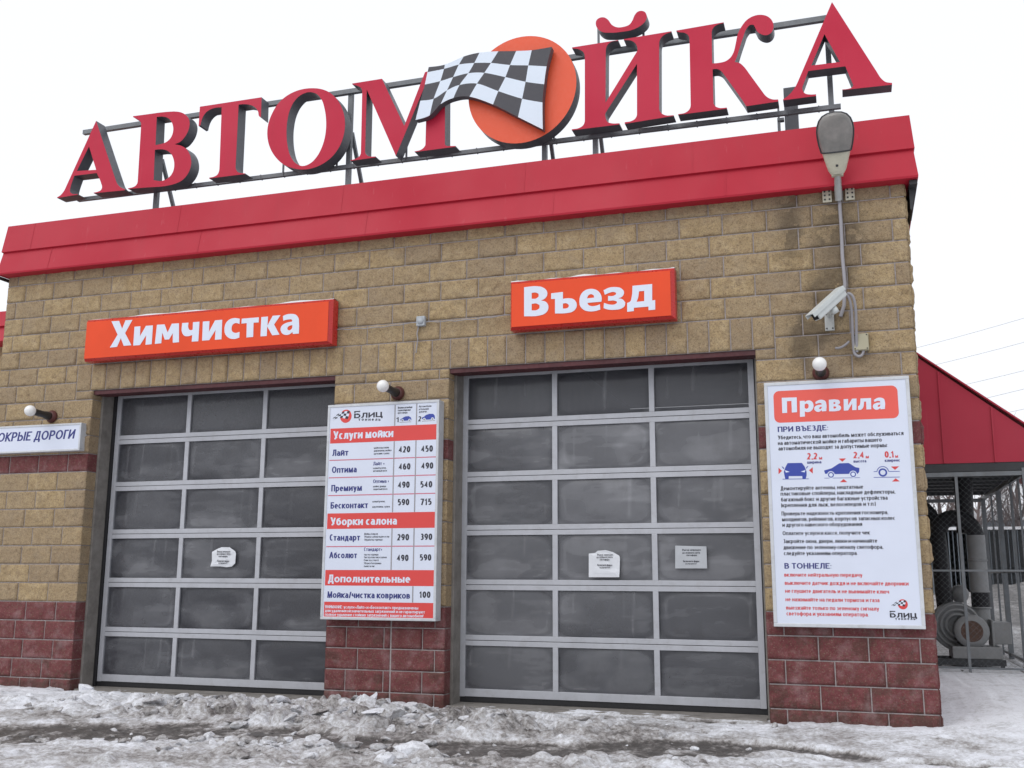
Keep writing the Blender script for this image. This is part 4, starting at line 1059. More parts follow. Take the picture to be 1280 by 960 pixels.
logo(pr, 432.0, 520.2, 7.2, 442.2, 522.8, 477.8, 9.0, Yb, yf-.0005, 0, (447.5, 474.5, 525.9), (0, 2, 3, 2))
def cars(o, s, body, wheels, r, gl):
    pquad(pr, [(o[0]+x/s, o[1]+y/s) for x, y in body], 6, Yb, yf-.0007)
    for wx_, wy_ in wheels:
        c = at(o[0]+wx_/s, o[1]+wy_/s, Yb); rd_ = at(o[0]+(wx_+r)/s, o[1]+wy_/s, Yb).x-c.x
        disc(pr, c.x, c.z, rd_, rd_, 3, yf-.0010, 16); disc(pr, c.x, c.z, rd_*.6, rd_*.6, 5, yf-.0013, 14)
    pquad(pr, [(o[0]+gl[0]/s, o[1]+gl[1]/s), (o[0]+gl[2]/s, o[1]+gl[3]/s), (o[0]+gl[2]/s, o[1]+(gl[3]+10)/s), (o[0]+gl[0]/s, o[1]+(gl[1]+10)/s)], 5, Yb, yf-.0007)
cars((480, 500), 16, [(320, 385), (350, 370), (385, 345), (430, 325), (490, 320), (530, 345), (545, 375), (540, 405), (430, 412), (330, 412)], [(365, 408), (505, 402)], 26, (305, 440, 540, 430))
cars((480, 500), 16, [(752, 350), (790, 335), (840, 295), (900, 275), (980, 275), (1010, 310), (1015, 370), (985, 385), (860, 392), (755, 380)], [(800, 388), (965, 378)], 30, (755, 418, 1015, 402))
pr.build('printing', [M['bred'], M['blue'], M['ink'], M['whitel'], M['pinkline'], M['cable'], M['blueicon']], s)

# ---- rules board
Yb = -.10
s, x0, x1, z0, z1, yf = board('rules_board', ((954, 478.5), (1136, 469.5), (968, 783), (1157.5, 787)), Yb, 'tall white rules board with coral heading on the corner pier', .03, .09)
pr = MB()   # slots: 0 coral 1 navy 2 ink 3 white 4 red ink 5 blue icon
# rounded coral heading
xa, xb = at(967.2, 508, Yb).x, at(1122.8, 503, Yb).x
zt = (at(968, 488.3, Yb).z+at(1122, 482, Yb).z)/2; zb = (at(969, 528, Yb).z+at(1124, 523, Yb).z)/2
r0 = .05; rp = []
for cx_, cz_, a0 in ((xb-r0, zt-r0, 0), (xa+r0, zt-r0, 90), (xa+r0, zb+r0, 180), (xb-r0, zb+r0, 270)): rp += [(x, z) for x, z in arc(cx_, cz_, r0, r0, a0, a0+90, 8)]
pr.add([(x, yf-.0005, z) for x, z in rp], [tuple(range(len(rp)))], 0)
def pt(*a, **k): ptext(pr, a[0], a[1], a[2], a[3], a[4], a[5], Yb, yf-.0009, **k)
traced(pr, PRAV, Yb, yf-.0025, 3)
pt('ПРИ ВЪЕЗДЕ:', 972.2, 540.0, 1035.3, 6.6, 1, wt=.2)
pt('В ТОННЕЛЕ:', 980.6, 710.8, 1039.4, 7.0, 1, wt=.2)
blk = [('Убедитесь, что ваш автомобиль может обслуживаться', 972.4, 549.3, 1129.9), ('на автоматической мойке и габариты вашего', 972.4, 556.3, 1102.6), ('автомобиля не выходят за допустимые нормы:', 973, 563.1, 1109.7),
 ('Демонтируйте антенны, нештатные', 975.8, 612.9, 1079.2), ('пластиковые спойлеры, накладные дефлекторы,', 975.8, 619.6, 1119.2), ('багажный бокс и другие багажные устройства', 976.3, 626.9, 1109.8), ('(крепления для лыж, велосипедов и т.п.)', 976.5, 634, 1094.8),
 ('Проверьте надежность крепления госномера,', 977, 644.4, 1110.2), ('молдингов, рейлингов, корпусов запасных колес', 977.5, 651.6, 1119.2), ('и другого навесного оборудования', 978, 658.5, 1077.9),
 ('Оплатите услуги в кассе, получите чек', 978.3, 669, 1087.5), ('Закройте окна, двери, люки и начинайте', 979.2, 679, 1096.7), ('движение по зеленому сигналу светофора,', 979.4, 686.6, 1104), ('следуйте указаниям оператора.', 979.8, 694, 1072)]
for w, xl, yl, xr in blk: pt(w, xl, yl, xr, 5.1, 2, wt=.18)
for w, xl, yl, xr in [('включите нейтральную передачу', 980.4, 720.8, 1078), ('выключите датчик дождя и не включайте дворники', 981, 731.0, 1135.8), ('не глушите двигатель и не вынимайте ключ', 981.5, 741, 1111.5), ('не нажимайте на педали тормоза и газа', 981.9, 751.5, 1099.4),
                      ('выезжайте только по зеленому сигналу', 982.7, 761.9, 1098.8), ('светофора и указаниям оператора.', 983.1, 769.2, 1085.8)]: pt(w, xl, yl, xr, 5.1, 4, wt=.18)
for w, xl, yl, xr in (('2,2', 1008.7, 574.3, 1022.0), ('2,4', 1066.7, 572.8, 1080.5), ('0,1', 1106, 572, 1117.8)): pt(w, xl, yl, xr, 8.0, 4, wt=.2)
for xl, yl, xr in ((1023.8, 574.3, 1027.8), (1082.2, 572.8, 1086.2), (1119, 572, 1122.8)): pt('м', xl, yl, xr, 4.2, 4, wt=.2)
for w, xl, yl, xr in (('ширина', 1009, 579.6, 1026.8), ('высота', 1067, 578.3, 1083), ('клиренс', 1106.2, 577.3, 1125.3)): pt(w, xl, yl, xr, 3.8, 1, wt=.2)
o_, s_ = (960, 520), 6.737
def pq(pts, m, dy=.0006): pquad(pr, [(o_[0]+x/s_, o_[1]+y/s_) for x, y in pts], m, Yb, yf-dy)
pq([(165,396),(285,394),(310,428),(325,468),(325,500),(318,527),(290,528),(288,505),(175,506),(173,529),(145,530),(138,500),(133,472),(145,432)], 5)
pq([(114,424),(128,428),(138,444),(130,446)], 5); pq([(340,420),(328,424),(318,440),(326,442)], 5)
pq([(142,456),(182,470),(150,476)], 3, .0010); pq([(316,454),(276,468),(308,474)], 3, .0010); pq([(122,529),(343,526),(343,531),(122,534)], 5, .0009)
pq([(88,435),(118,462),(88,490)], 4); pq([(377,430),(345,457),(377,485)], 4)
pq([(472,458),(535,440),(600,398),(680,395),(735,430),(770,437),(768,470),(755,486),(545,489),(480,486)], 5)
pq([(475,521),(775,517),(775,521),(475,525)], 5); pq([(595,358),(657,356),(626,385)], 4); pq([(605,558),(668,556),(636,530)], 4)
def wheel(x, y, ro, ri, white=True):
    c = at(o_[0]+x/s_, o_[1]+y/s_, Yb); k = (at(o_[0]+(x+10)/s_, o_[1]+y/s_, Yb).x-c.x)/10
    if white: disc(pr, c.x, c.z, (ro+7)*k, (ro+7)*k, 3, yf-.0010)
    ringf(pr, c.x, c.z, ri*k, ro*k, 5, yf-.0014)
    return c, k
wheel(530, 495, 25, 16); wheel(717, 490, 25, 16)
c_, k_ = wheel(967, 475, 37, 23, False); ringf(pr, c_.x, c_.z+.004, 46*k_, 52*k_, 5, yf-.0012, 24, 5, 175)
pq([(890,466),(920,465),(920,470),(890,471)], 5); pq([(1016,464),(1110,463),(1110,468),(1016,469)], 5); pq([(890,514),(1110,511),(1110,516),(890,519)], 5)
pq([(1035,425),(1105,423),(1070,453)], 4); pq([(1045,552),(1110,550),(1075,523)], 4)
logo(pr, 1128.5, 755.4, 6.3, 1112.5, 771.9, 1146.3, 8.3, Yb, yf-.0005, 0, (1119, 1143.5, 775.0), (4, 2, 3, 2))
pr.build('printing', [M['bred2'], M['blue'], M['ink'], M['whitel'], M['redink'], M['blueicon']], s)

# ================================================================== WALL FITTINGS
def globe_lamp(xb, zb, dx, label):
    s = empty('globe_lamp', (xb, 0, zb), label, 'lamp', 'globe lamps above the sign boards')
    f = MB(); f.lathe([(.0, .0), (.072, -.0), (.072, .012), (.058, .035), (.045, .05), (0, .05)], (xb, -.012, zb), (0, -1, 0), 20); f.build('wall_flange', M['lampflange'], s)
    k = MB(); e = Vector((dx, -.31, .012)).normalized()
    k.lathe([(.0, 0), (.046, 0), (.046, .05), (.036, .10), (.038, .255), (.03, .27), (0, .27)], (xb, -.05, zb), e, 18); k.build('lamp_holder', M['lampsocket'], s)
    g_ = MB(); c = Vector((xb, -.05, zb))+e*.315
    g_.lathe([(.060*math.sin(t), -.060*math.cos(t)) for t in [math.pi*i/16 for i in range(17)]], c, (0, -1, .05), 24); g_.build('globe', M['globe'], s)
p = at(66, 521, 0); globe_lamp(p.x+.0, p.z, .02, 'white globe lamp above the blue lettered МОКРЫЕ ДОРОГИ box')
p = at(498, 492, 0); globe_lamp(p.x, p.z, .0, 'white globe lamp above the price board')
p = at(1026, 466, 0); globe_lamp(p.x, p.z-.005, .0, 'white globe lamp above the tall rules board')

# street light on the cornice
Lx = -.56
sl_ = empty('street_light', (Lx, 0, 4.6), 'cream street lantern with smoky oval lens tilted up over the cornice', 'street light')
for dx in (-.098, .098):
    d = MB(); d.box((Lx+dx-.040, -.042, 4.515), (Lx+dx+.040, -.028, 4.64)); pl = d.build('mounting_plate', M['cream'], sl_, .003)
    for bx in (-.020, .020):
        for z in (4.54, 4.58, 4.615):
            d = MB(); d.lathe([(0, 0), (.009, 0), (.007, .008), (0, .008)], (Lx+dx+bx, -.043, z), (0, -1, 0), 8); d.build('bolt', M['dark'], pl)
d = MB(); d.tube([(Lx, -.05, 4.52), (Lx, -.10, 4.60), (Lx, -.20, 4.68), (Lx, -.25, 4.73)], [.032, .034, .030, .028], 14); d.build('arm', M['galv'], sl_)
# lantern body: plan outline swept; axis runs up and out
A0 = Vector((Lx, -.235, 4.70)); AX = Vector((0, -.46, .89)).normalized(); NV = Vector((0, -.89, -.46)).normalized()   # NV = lens side
def lantern(t0, t1, lensside):
    prof = [(0, .058), (.03, .076), (.10, .096), (.19, .120), (.26, .137), (.32, .146), (.37, .149), (.42, .143), (.465, .127), (.50, .098), (.519, .058), (.527, .0)]
    return [(t, w) for t, w in prof if t0 <= t <= t1]
def shell(t0, t1, depth, sgn, n=10):
    pr_ = lantern(t0, t1, True); vs = []; fs = []
    for t, w in pr_:
        for i in range(n+1):
            a = math.pi*i/n; vs.append(A0+AX*t+Vector((1, 0, 0))*(w*math.cos(a))+NV*sgn*depth*(math.sin(a)**.75)*min(1, w/.07))
    for r_ in range(len(pr_)-1):
        for i in range(n): q = r_*(n+1)+i; fs.append((q, q+1, q+n+2, q+n+1))
    return vs, fs
d = MB(); vs, fs = shell(0, .195, .055, 1); d.add(vs, fs, 0, True); vs, fs = shell(0, .60, .085, -1); d.add(vs, fs, 0, True)
c_ = A0+AX*.13+NV*.056; 
d.build('housing', M['cream'], sl_)
d = MB(); vs, fs = shell(.185, .60, .066, 1, 14); d.add(vs, fs, 0, True); d.build('lens', M['lens'], sl_)
d = MB(); rim = []
prof = lantern(.18, .60, True)
for t, w in prof: rim.append(A0+AX*t+Vector((w+.003, 0, 0)))
for t, w in prof[::-1]: rim.append(A0+AX*t-Vector((w+.003, 0, 0)))
d.tube(rim, .009, 8)
d.tube([A0+AX*.192+Vector((.122*math.cos(a), 0, 0))+NV*(.066*math.sin(a)**.75) for a in [math.pi*i/12 for i in range(13)]], .007, 8); d.build('lens_rim', M['dark'], sl_)
d = MB(); c_ = A0+AX*.075+NV*.052; d.lathe([(0, 0), (.012, 0), (.010, .012), (0, .012)], c_, NV, 10); d.build('latch', M['dark'], sl_)
d = MB(); d.box((Lx-.05, -.262, 4.675), (Lx+.05, -.215, 4.705)); d.build('clamp', M['cream'], sl_)

# conduit under the lantern
d = MB(); d.tube([(-.555, -.035, 4.55), (-.552, -.038, 4.3), (-.556, -.04, 4.0), (-.548, -.04, 3.75), (-.565, -.045, 3.55), (-.60, -.045, 3.45)], .016, 10)
tag(d.build('conduit', M['cable']), 'grey cable conduit running down the wall from the street lantern', 'conduit')

# cctv camera
F_, R_ = at(1019, 396, -.42), at(1053, 365, -.22)
cc = empty('security_camera', (-.69, 0, 3.42), 'pale grey security camera tilted down above the rules board lamp', 'camera')
ax_ = (F_-R_); Ln = ax_.length; ax_.normalize(); mid = (F_+R_)/2
sx_ = ax_.cross(Vector((0, 0, 1))).normalized(); uz_ = sx_.cross(ax_)
d = MB(); d.obox(mid, ax_*Ln/2, sx_*.040, uz_*.040); d.build('housing', M['camgrey'], cc, .012)
d = MB(); d.obox(mid+uz_*.048+ax_*.02, ax_*(Ln/2+.025), sx_*.048, uz_*.004); d.obox(mid+uz_*.03+ax_*.02+sx_*.047, ax_*(Ln/2+.025), sx_*.002, uz_*.018); d.obox(mid+uz_*.03+ax_*.02-sx_*.047, ax_*(Ln/2+.025), sx_*.002, uz_*.018); d.build('sun_shield', M['camgrey'], cc, .002)
d = MB(); d.obox(F_+ax_*.0015, ax_*.002, sx_*.030, uz_*.028); d.build('window', M['ductblack'], cc)
d = MB(); m2 = mid-uz_*.04-ax_*.01; bp_ = Vector((-.695, -.06, 3.47))
d.tube([m2, m2-uz_*.03, bp_+Vector((0, -.12, .0)), bp_], [.022, .024, .02, .02], 12); d.lathe([(0, 0), (.034, 0), (.034, .05), (0, .05)], m2-uz_*.055, uz_, 14); d.build('bracket_arm', M['camgrey'], cc)
d = MB(); d.box((-.735, -.05, 3.33), (-.655, -.032, 3.50)); d.build('wall_plate', M['galv'], cc, .003)
for dx, z in ((-.72, 3.35), (-.67, 3.35), (-.72, 3.48), (-.67, 3.48)):
    d = MB(); d.lathe([(0, 0), (.008, 0), (.006, .008), (0, .008)], (dx, -.05, z), (0, -1, 0), 8); d.build('screw', M['dark'], cc)
def bez(p0, p1, p2, p3, n=16):
    p0, p1, p2, p3 = map(Vector, (p0, p1, p2, p3))
    return [p0*(1-t)**3+p1*3*t*(1-t)**2+p2*3*t*t*(1-t)+p3*t**3 for t in [i/n for i in range(n+1)]]
for o in (0, .035):
    d = MB(); d.tube(bez(R_-ax_*.01+Vector((o, 0, -.02)), R_+Vector((.10+o, -.02, -.02)), (-.52+o, -.12, 3.35), (-.505+o*.7, -.06, 3.12)), .0125, 8); d.build('cable', M['cable'], cc)
d = MB()
d.tube(bez((-.505, -.06, 3.12), (-.49, -.06, 3.07), (-.43, -.06, 3.06), (-.425, -.05, 3.15)), .0125, 8); d.build('cable', M['cable'], cc)
d = MB()
d.tube(bez((-.54, -.06, 3.22), (-.58, -.06, 3.18), (-.62, -.05, 3.16), (-.655, -.03, 3.175)), .011, 8)
d.build('cable', M['cable'], cc)
p = at(1076, 428, -.05); jb = empty('junction_box', (p.x, 0, p.z), 'cream square junction box on the wall beside the security camera cables', 'junction box')
d = MB(); d.box((p.x-.065, -.075, p.z-.075), (p.x+.065, -.02, p.z+.075)); d.build('case', M['boxcream'], jb, .008)
d = MB(); d.box((p.x-.060, -.082, p.z-.070), (p.x+.060, -.0755, p.z+.070)); d.build('lid', M['boxcream'], jb, .003)
for a in (-.05, .05):
    for c in (-.06, .06): d = MB(); d.lathe([(0, 0), (.006, 0), (0, .004)], (p.x+a, -.083, p.z+c), (0, -1, 0), 8); d.build('screw', M['dark'], jb)
# small grey box between the light boxes
p = at(527, 402, -.03); gb = empty('junction_box', (p.x, 0, p.z), 'small grey junction box on the wall between the two orange light boxes', 'junction box')
d = MB(); d.box((p.x-.045, -.065, p.z-.05), (p.x+.045, -.015, p.z+.05)); d.build('case', M['box'], gb, .006)
d = MB(); d.lathe([(0, 0), (.035, 0), (.035, .006), (0, .007)], (p.x, -.0655, p.z), (0, -1, 0), 16); d.build('lid', M['box'], gb)
def sagcable(a, b, n=14, sag=.015, r=.007):
    return [Vector(a).lerp(Vector(b), i/n)+Vector((0, 0, -sag*math.sin(math.pi*i/n)+.005*math.sin(i*2.1))) for i in range(n+1)]
q1, q2 = at(421, 412, -.04), at(638, 393, -.04)
d = MB(); d.tube(sagcable(q1, (p.x-.045, -.04, p.z-.005)), .0048, 8)
tag(d.build('cable', M['cable']), 'thin grey cable from the Химчистка light box to the small grey box', 'cable')
d = MB(); d.tube(sagcable((p.x+.045, -.04, p.z-.01), q2), .0048, 8)
tag(d.build('cable', M['cable']), 'thin grey cable from the small grey box to the Въезд light box', 'cable')
q3 = at(520, 441, -.03)
d = MB(); d.tube([(p.x-.03, -.035, p.z-.05), (p.x-.045, -.035, p.z-.12), (p.x-.035, -.035, p.z-.18), q3], .0065, 8)
tag(d.build('cable', M['cable']), 'short cable hanging down from the small grey box', 'cable')
# notices on the door panes
def notice(pts, label, mat, lines, Y=.318, crumple=.006):
    c = [at(x, y, Y) for x, y in pts]; cx = sum(v.x for v in c)/len(c); cz = sum(v.z for v in c)/len(c)
    s = empty('paper_notice', (cx, Y, min(v.z for v in c)), label, 'notice', 'paper notices on the garage doors')
    vs = []; fs = []; n = len(c); K = 4
    vs.append((cx, Y-crumple, cz))
    for k in range(1, K+1):
        for i, v in enumerate(c):
            j = random.uniform(-1, 1)*crumple*.7
            vs.append((cx+(v.x-cx)*k/K, Y-crumple*(1-k/K)+j*(k < K), cz+(v.z-cz)*k/K))
    for i in range(n): fs.append((0, 1+i, 1+(i+1) % n))
    for k in range(1, K):
        for i in range(n): a = 1+(k-1)*n; b = 1+k*n; fs.append((a+i, b+i, b+(i+1) % n, a+(i+1) % n))
    area = sum(c[i].x*c[(i+1) % n].z-c[(i+1) % n].x*c[i].z for i in range(n))
    if area < 0: fs = [f[::-1] for f in fs]
    m = MB(); m.add(vs, fs, 0, False); o = m.build('sheet', mat, s)
    so2 = o.modifiers.new('thickness', 'SOLIDIFY'); so2.thickness = .001; so2.offset = 1
    t = MB()
    for w, xl, yl, xr in lines: ptext(t, w, xl, yl, xr, 2.3, 0, Y, Y-crumple*1.8-.001, .17)
    t.build('lettering', M['ink'], s)
notice([(265,690),(272,686),(277,684),(287,684),(294,689),(295,692),(294,704),(290,708),(283,709),(276,708),(263,708),(265,701)], 'crumpled white notice stuck on the door under the Химчистка light box', M['paper'],
       [('Въезд запрещен', 272, 690.5, 288.5), ('до зеленого света', 272, 693.5, 288.5), ('светофора', 274, 696.5, 285), ('Включите фары', 272.5, 702.3, 287), ('клиент', 274, 705, 285)])
notice([(736,692),(744,691),(747,688.5),(757,687.5),(766,690),(774,694.5),(775,697),(774.5,714),(774,721.5),(736,721.5),(736,706)], 'torn white notice with arched top on the door under the Въезд light box', M['paper'],
       [('Въезд запрещен', 747, 694.5, 766.5), ('до зеленого света', 746, 697.5, 766), ('светофора', 750, 700.6, 762), ('Включите фары', 747, 707.3, 765.5), ('клиент', 750, 710.4, 763)])
notice([(844,682),(883,683),(884,710.5),(844,710.5)], 'flat grey rectangular notice under film on the door under the Въезд light box', M['papergrey'],
       [('Въезд запрещен', 853, 688.5, 876), ('до зеленого света', 853, 692, 875), ('светофора', 858, 695, 871), ('Включите фары', 854, 702.6, 874), ('клиент', 857, 705.6, 871)], .318, .0015)

# ================================================================== CANOPY, CAGE, BLOWER AT THE RIGHT
YG = 5.5
cn = empty('lean_to_canopy', (1, YG, 0), 'red sheet metal lean-to canopy against the side wall of the car wash', 'canopy')
zb = 2.70; zl = 4.44; xr = 2.14; YB = 9.8
d = MB(); d.prism([(.035, zb), (xr, zb), (.035, zl)], [], YG, YG+.03, 0, 0); 
for x in (.62, 1.24, 1.82):
    zt = zl-(zl-zb)*(x-.035)/(xr-.035); d.box((x-.012, YG-.022, zb+.002), (x+.012, YG-.001, zt-.012))
d.build('gable_panel', M['roofred'], cn)
d = MB(); e = .05
d.add([(.035, YG-.04, zl+.03), (xr+.12, YG-.04, zb-.04), (xr+.12, YB, zb-.04), (.035, YB, zl+.03), (.035, YG-.04, zl+.055), (xr+.12, YG-.04, zb-.015), (xr+.12, YB, zb-.015), (.035, YB, zl+.055)],
      [(0, 3, 2, 1), (4, 5, 6, 7), (0, 1, 5, 4), (1, 2, 6, 5), (2, 3, 7, 6), (3, 0, 4, 7)]); d.build('roof_sheet', M['roofred'], cn)
d = MB(); d.box((.04, YG+.01, zb-.11), (1.78, YG+.10, zb-.002)); d.box((.04, YB-.1, zb-.11), (1.78, YB, zb-.002))
for i in range(6): y = YG+.6+i*.62; d.box((.04, y, zb-.08), (1.7, y+.09, zb-.003))
d.box((.04, YG+.12, zb+.0), (1.72, YB-.12, zb+.02)); d.build('ceiling_beam', M['dark'], cn)

cg = empty('wire_cage', (.9, YG, 0), 'grey steel frame cage with diamond mesh enclosing the blower', 'cage')
zt = 2.58; xs0, xs1 = .10, 1.58; YE = 10.2
d = MB()
d.box((xs0, YG, zt-.055), (xs1, YG+.05, zt)); d.box((xs0, YG+.005, 1.30-.012), (xs1, YG+.03, 1.30+.012)); d.box((xs0, YG, .06), (xs1, YG+.03, .085))
d.box((xs1-.04, YG-.005, .0), (xs1+.06, YG+.075, zt+.04))
d.box((.745-.018, YG+.004, .0), (.745+.018, YG+.04, zt-.055))
d.box((xs0-.03, YG, .0), (xs0+.03, YG+.06, zt))
for i, (y, w) in enumerate(((6.15, .026), (6.9, .035), (8.2, .07), (9.1, .026), (10.2, .07))):
    d.box((xs1-w/2, y, .0), (xs1+w/2, y+w, zt-.04))
d.bar((xs1, YG+.08, zt-.02), (xs1, YE, zt-.02), .05, .06); d.bar((xs1, YG+.08, .09), (xs1, YE, .09), .04, .04); d.bar((xs1, YG+.08, 1.30), (xs1, YE, 1.30), .025, .025)
d.bar((xs0, YE, zt-.05), (xs1, YE, zt-.05), .05, .06)
d.build('frame', M['steel'], cg)
d = MB(); sp = .075; wr = .0014
def diamond(mb, P0, U, V, lu, lv):
    # two families of diagonals clipped to the rectangle lu x lv
    for sgn in (1, -1):
        c = -lv
        while c < lu:
            t0 = max(0, -c); t1 = min(lv, lu-c)
            if t1 > t0+.01:
                a, b_ = (c+t0, t0), (c+t1, t1)
                if sgn < 0: a, b_ = (lu-a[0], a[1]), (lu-b_[0], b_[1])
                mb.bar(P0+U*a[0]+V*a[1], P0+U*b_[0]+V*b_[1], wr, wr)
            c += sp
diamond(d, Vector((xs0, YG+.02, .09)), Vector((1, 0, 0)), Vector((0, 0, 1)), xs1-xs0-.04, zt-.15)
diamond(d, Vector((xs1, YG+.09, .1)), Vector((0, 1, 0)), Vector((0, 0, 1)), YE-YG-.1, zt-.17)
d.build('mesh', M['steel'], cg)

pd = MB(); pd.box((.06, 5.6, -.2), (1.75, 10.3, .012)); tag(pd.build('pavement', M['asphalt']), kind='structure')
bw = empty('blower', (.75, 6.6, 0), 'grey industrial blower with round motor on a steel base inside the cage', 'blower')
d = MB(); n = 40; vc = at(1197, 782, 6.6)
prof = [(vc.x+(.29+.06*(a/360))*math.cos(R(a-90)), vc.z+(.29+.06*(a/360))*math.sin(R(a-90))) for a in range(0, 360, 9)]
d.prism(prof, [], 6.55, 6.95, 0, 0); d.build('casing', M['motor'], bw, .01)
d = MB(); 
for rr_, yy in ((.30, 6.545), (.235, 6.535), (.17, 6.525)): d.lathe([(rr_, 0), (rr_, .02), (rr_-.035, .022), (rr_-.035, 0)], (vc.x, yy+.02, vc.z), (0, -1, 0), 36)
d.build('casing_ring', M['motorlight'], bw)
d = MB(); mc = Vector((.865, 6.20, .50)); d.lathe([(0, .0), (.20, .0), (.215, .02), (.215, .34), (0, .34)], mc, (0, 1, 0), 28)
d.build('motor', M['motor'], bw)
d = MB(); d.lathe([(.14, -.012), (.215, -.005), (.222, .02), (.222, .05), (.14, .05)], mc, (0, 1, 0), 28); d.build('cowl', M['motorlight'], bw)
d = MB(); d.lathe([(0, 0), (.145, 0)], mc+Vector((0, -.006, 0)), (0, 1, 0), 28)
for r_ in (.03, .06, .09, .12): d.lathe([(r_, -.004), (r_+.006, -.006), (r_+.012, -.004)], mc+Vector((0, -.006, 0)), (0, 1, 0), 28)
d.build('grille', M['rust'], bw)
d = MB(); d.box((1.14, 6.3, .33), (1.36, 6.75, .62)); d.box((1.12, 6.29, .30), (1.15, 6.76, .65)); d.build('outlet_box', M['motorlight'], bw, .01)
d = MB(); d.box((.60, 6.15, .14), (1.22, 6.75, .30)); d.build('plinth', M['motorlight'], bw, .01)
d = MB(); 
for y in (6.12, 6.72):
    d = MB(); d.box((.35, y, .06), (1.25, y+.06, .138)); d.build('base_rail', M['dark'], bw)
    for x in (.40, .72, .95, 1.18): d = MB(); d.box((x, y, .0), (x+.05, y+.05, .06)); d.build('foot', M['dark'], bw)
d = MB(); px_ = 1.055; d.tube([(px_, 6.72, .45), (px_, 6.72, .80)], .115, 24); d.tube([(px_, 6.72, 1.02), (px_, 6.72, 1.80)], .122, 24)
for z in (.80, 1.02, 1.45): d.lathe([(.124, -.012), (.131, -.012), (.131, .012), (.124, .012)], (px_, 6.72, z), (0, 0, 1), 24)
d.build('pipe', M['motorlight'], bw)
d = MB(); d.tube([(px_, 6.72, .79), (px_, 6.72, 1.03)], .121, 24); d.build('coupling', M['ductblack'], bw)
d = MB()
# black hose arch from the grey pipe over to the left
def elbow(pts, r, n=18, rib=.006):
    out = []; rs_ = []
    for i in range(len(pts)):
        out.append(pts[i]); rs_.append(r+(rib if i % 2 else 0))
    return out, rs_
arch = bez((px_, 6.72, 1.77), (px_, 6.72, 2.10), (.58, 6.80, 2.14), (.60, 6.85, 1.86), 26)
o1, o2 = elbow(arch, .112); d.tube(o1, o2, 18)
d.build('hose', M['ductblack'], bw)
d = MB(); lp = bez((.02, 7.3, 2.26), (.42, 7.3, 2.34), (.58, 7.2, 2.2), (.60, 7.15, 1.6), 26)+[Vector((.61, 7.1, 1.0)), Vector((.62, 7.0, .72))]
d.tube(lp, .115, 18); d.build('side_duct', M['ductblack'], bw)
d = MB(); d.tube([(.98, 7.25, 1.85), (1.0, 7.25, zb+.0)], .125, 22); d.build('riser', M['ductblack'], bw)
d = MB(); d.lathe([(0, -.13)]+[(.13*math.sin(t), -.13*math.cos(t)) for t in [math.pi*i/10 for i in range(1, 11)]], (.83, 7.2, .98), (0, -.3, 1), 16); d.build('valve_ball', M['motorlight'], bw)
d = MB(); d.box((.06, 6.0, .0), (.30, 6.35, 2.2)); tag(d.build('service_cabinet', M['steel'], None, .01), 'grey upright steel cabinet beside the side wall inside the cage', 'cabinet')

# ================================================================== BEYOND
fn = empty('yard_fence', (6, 31, 0), 'grey corrugated yard fence behind the snow bank', 'fence')
d = MB(); x = -6.0; vs = []; k = 0
while x < 24:
    for dx, dy in ((0, 0), (.12, 0), (.15, .05), (.27, .05), (.30, 0)): vs.append((x+dx, 31+dy))
    x += .30
n = len(vs); d.add([(x, y, -.1) for x, y in vs]+[(x, y, 2.92) for x, y in vs], [(i, i+1, n+i+1, n+i) for i in range(n-1)]+[(n+i, n+i+1, i+1, i) for i in range(n-1)])
d.build('sheet_panel', M['fence'], fn)
d = MB(); d.box((-6, 30.95, 2.921), (24, 31.1, 3.02)); d.build('snow_cap', M['puresnow'], fn)
d = MB()
for i in range(11): d.box((-6+i*3, 31.06, -.1), (-5.9+i*3, 31.16, 2.9))
d.build('post', M['steel'], fn)
hs_ = empty('shed', (7.5, 46, 0), 'low shed with a snow covered roof behind the yard fence', 'shed')
d = MB(); d.box((4.0, 44, -.1), (14, 50, 3.9)); d.build('wall', M['fence'], hs_)
d = MB(); d.prism([(3.6, 3.9), (14.4, 3.9), (14.0, 4.35), (4.0, 4.35)], [], 43.6, 50.4, 0, 0); d.build('roof', M['puresnow'], hs_)

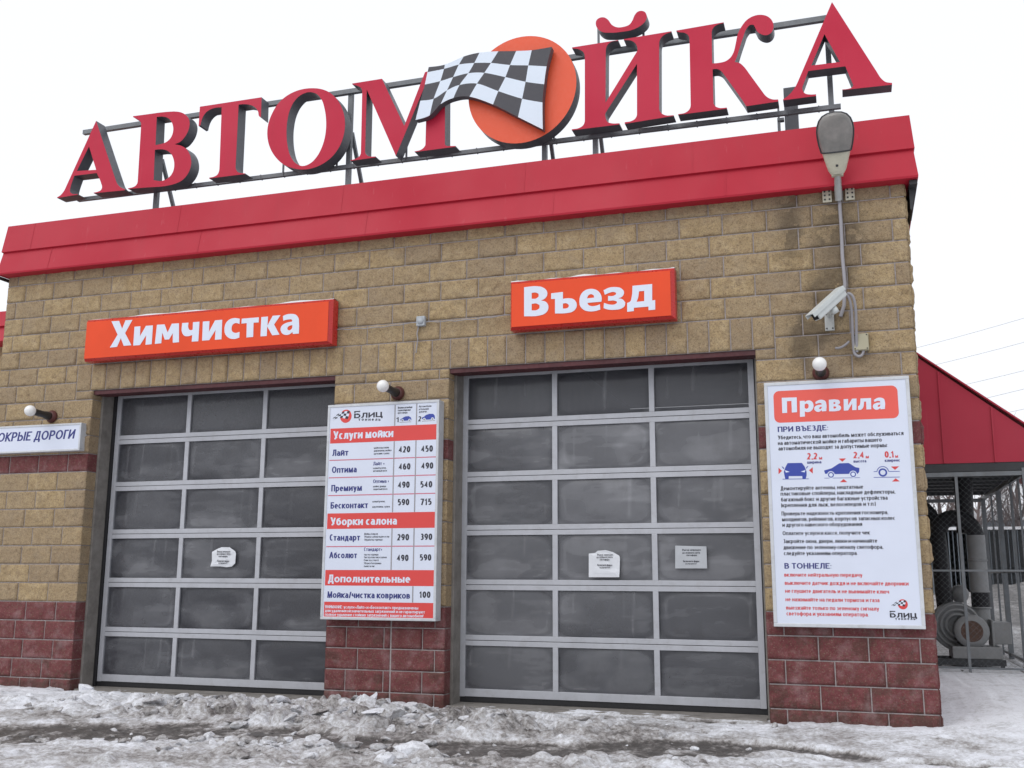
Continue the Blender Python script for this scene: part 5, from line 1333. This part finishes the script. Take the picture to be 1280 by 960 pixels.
def tree(x, y, h, seed, label):
    r = random.Random(seed); t = empty('bare_tree', (x, y, 0), label, 'tree', 'bare trees behind the yard fence')
    tk = MB(); br = MB()
    def grow(p, d, L, rad, lev, mb):
        pts = [p]; q = p.copy(); dd = d.copy(); seg = 4
        for i in range(seg):
            dd = (dd+Vector((r.gauss(0, .13), r.gauss(0, .13), r.gauss(.03, .08)))).normalized(); q = q+dd*L/seg; pts.append(q.copy())
        rs_ = [rad*(1-.6*i/seg) for i in range(seg+1)]
        mb.tube(pts, rs_, 5 if lev > 0 else 8, 0, True, lev == 0)
        if lev >= 4: return
        for k in range(4 if lev else 7):
            f = r.uniform(.25, 1.0); i = min(int(f*seg), seg-1); b = pts[i].lerp(pts[i+1], f*seg-i)
            a = r.uniform(0, 6.28); sp_ = r.uniform(.45, .95)
            nd = (dd+Vector((math.cos(a)*sp_, math.sin(a)*sp_, r.uniform(-.1, .3)))).normalized()
            grow(b, nd, L*r.uniform(.42, .62), max(rad*.42, .008), lev+1, br)
    grow(Vector((x, y, 0)), Vector((0, 0, 1)), h*.75, h*.018, 0, tk)
    tk.build('trunk', M['bark'], t); br.build('crown', M['bark'], t)
for i, (x, y, h, lb) in enumerate(((1.6, 38, 6.6, 'bare tree nearest the wall, behind the yard fence'), (3.0, 41, 7.0, 'bare tree seen between the blower pipes, behind the yard fence'), (4.3, 39, 6.2, 'bare tree just past the blower riser, behind the yard fence'),
                                   (5.6, 42, 6.6, 'bare tree before the snowy shed, behind the yard fence'), (7.0, 41, 6.0, 'bare tree farthest from the car wash, behind the yard fence'), (2.3, 44, 7.0, 'taller bare tree in the second row between wall and riser'))):
    tree(x, y, h, 40+i, lb)
# overhead lines
for i, (pa, pb) in enumerate((((1120, 440), (1310, 386)), ((1120, 466), (1310, 417)), ((1120, 498), (1310, 453)), ((1120, 521), (1310, 476)), ((1120, 541), (1310, 502)))):
    a, b = at(pa[0], pa[1], 60), at(pb[0], pb[1], 48)
    a = a+(a-b)*1.0; b = b+(b-a)*.6
    d = MB(); d.tube([a.lerp(b, k/20)+Vector((0, 0, -.5*math.sin(math.pi*k/20)+.35)) for k in range(21)], .008, 5)
    tag(d.build('power_line', M['steel']), ['topmost thin overhead wire in the sky above the canopy', 'second overhead wire from the top above the canopy', 'middle overhead wire above the canopy', 'fourth overhead wire from the top above the canopy', 'lowest overhead wire just above the canopy slope'][i], 'wire', 'overhead wires')
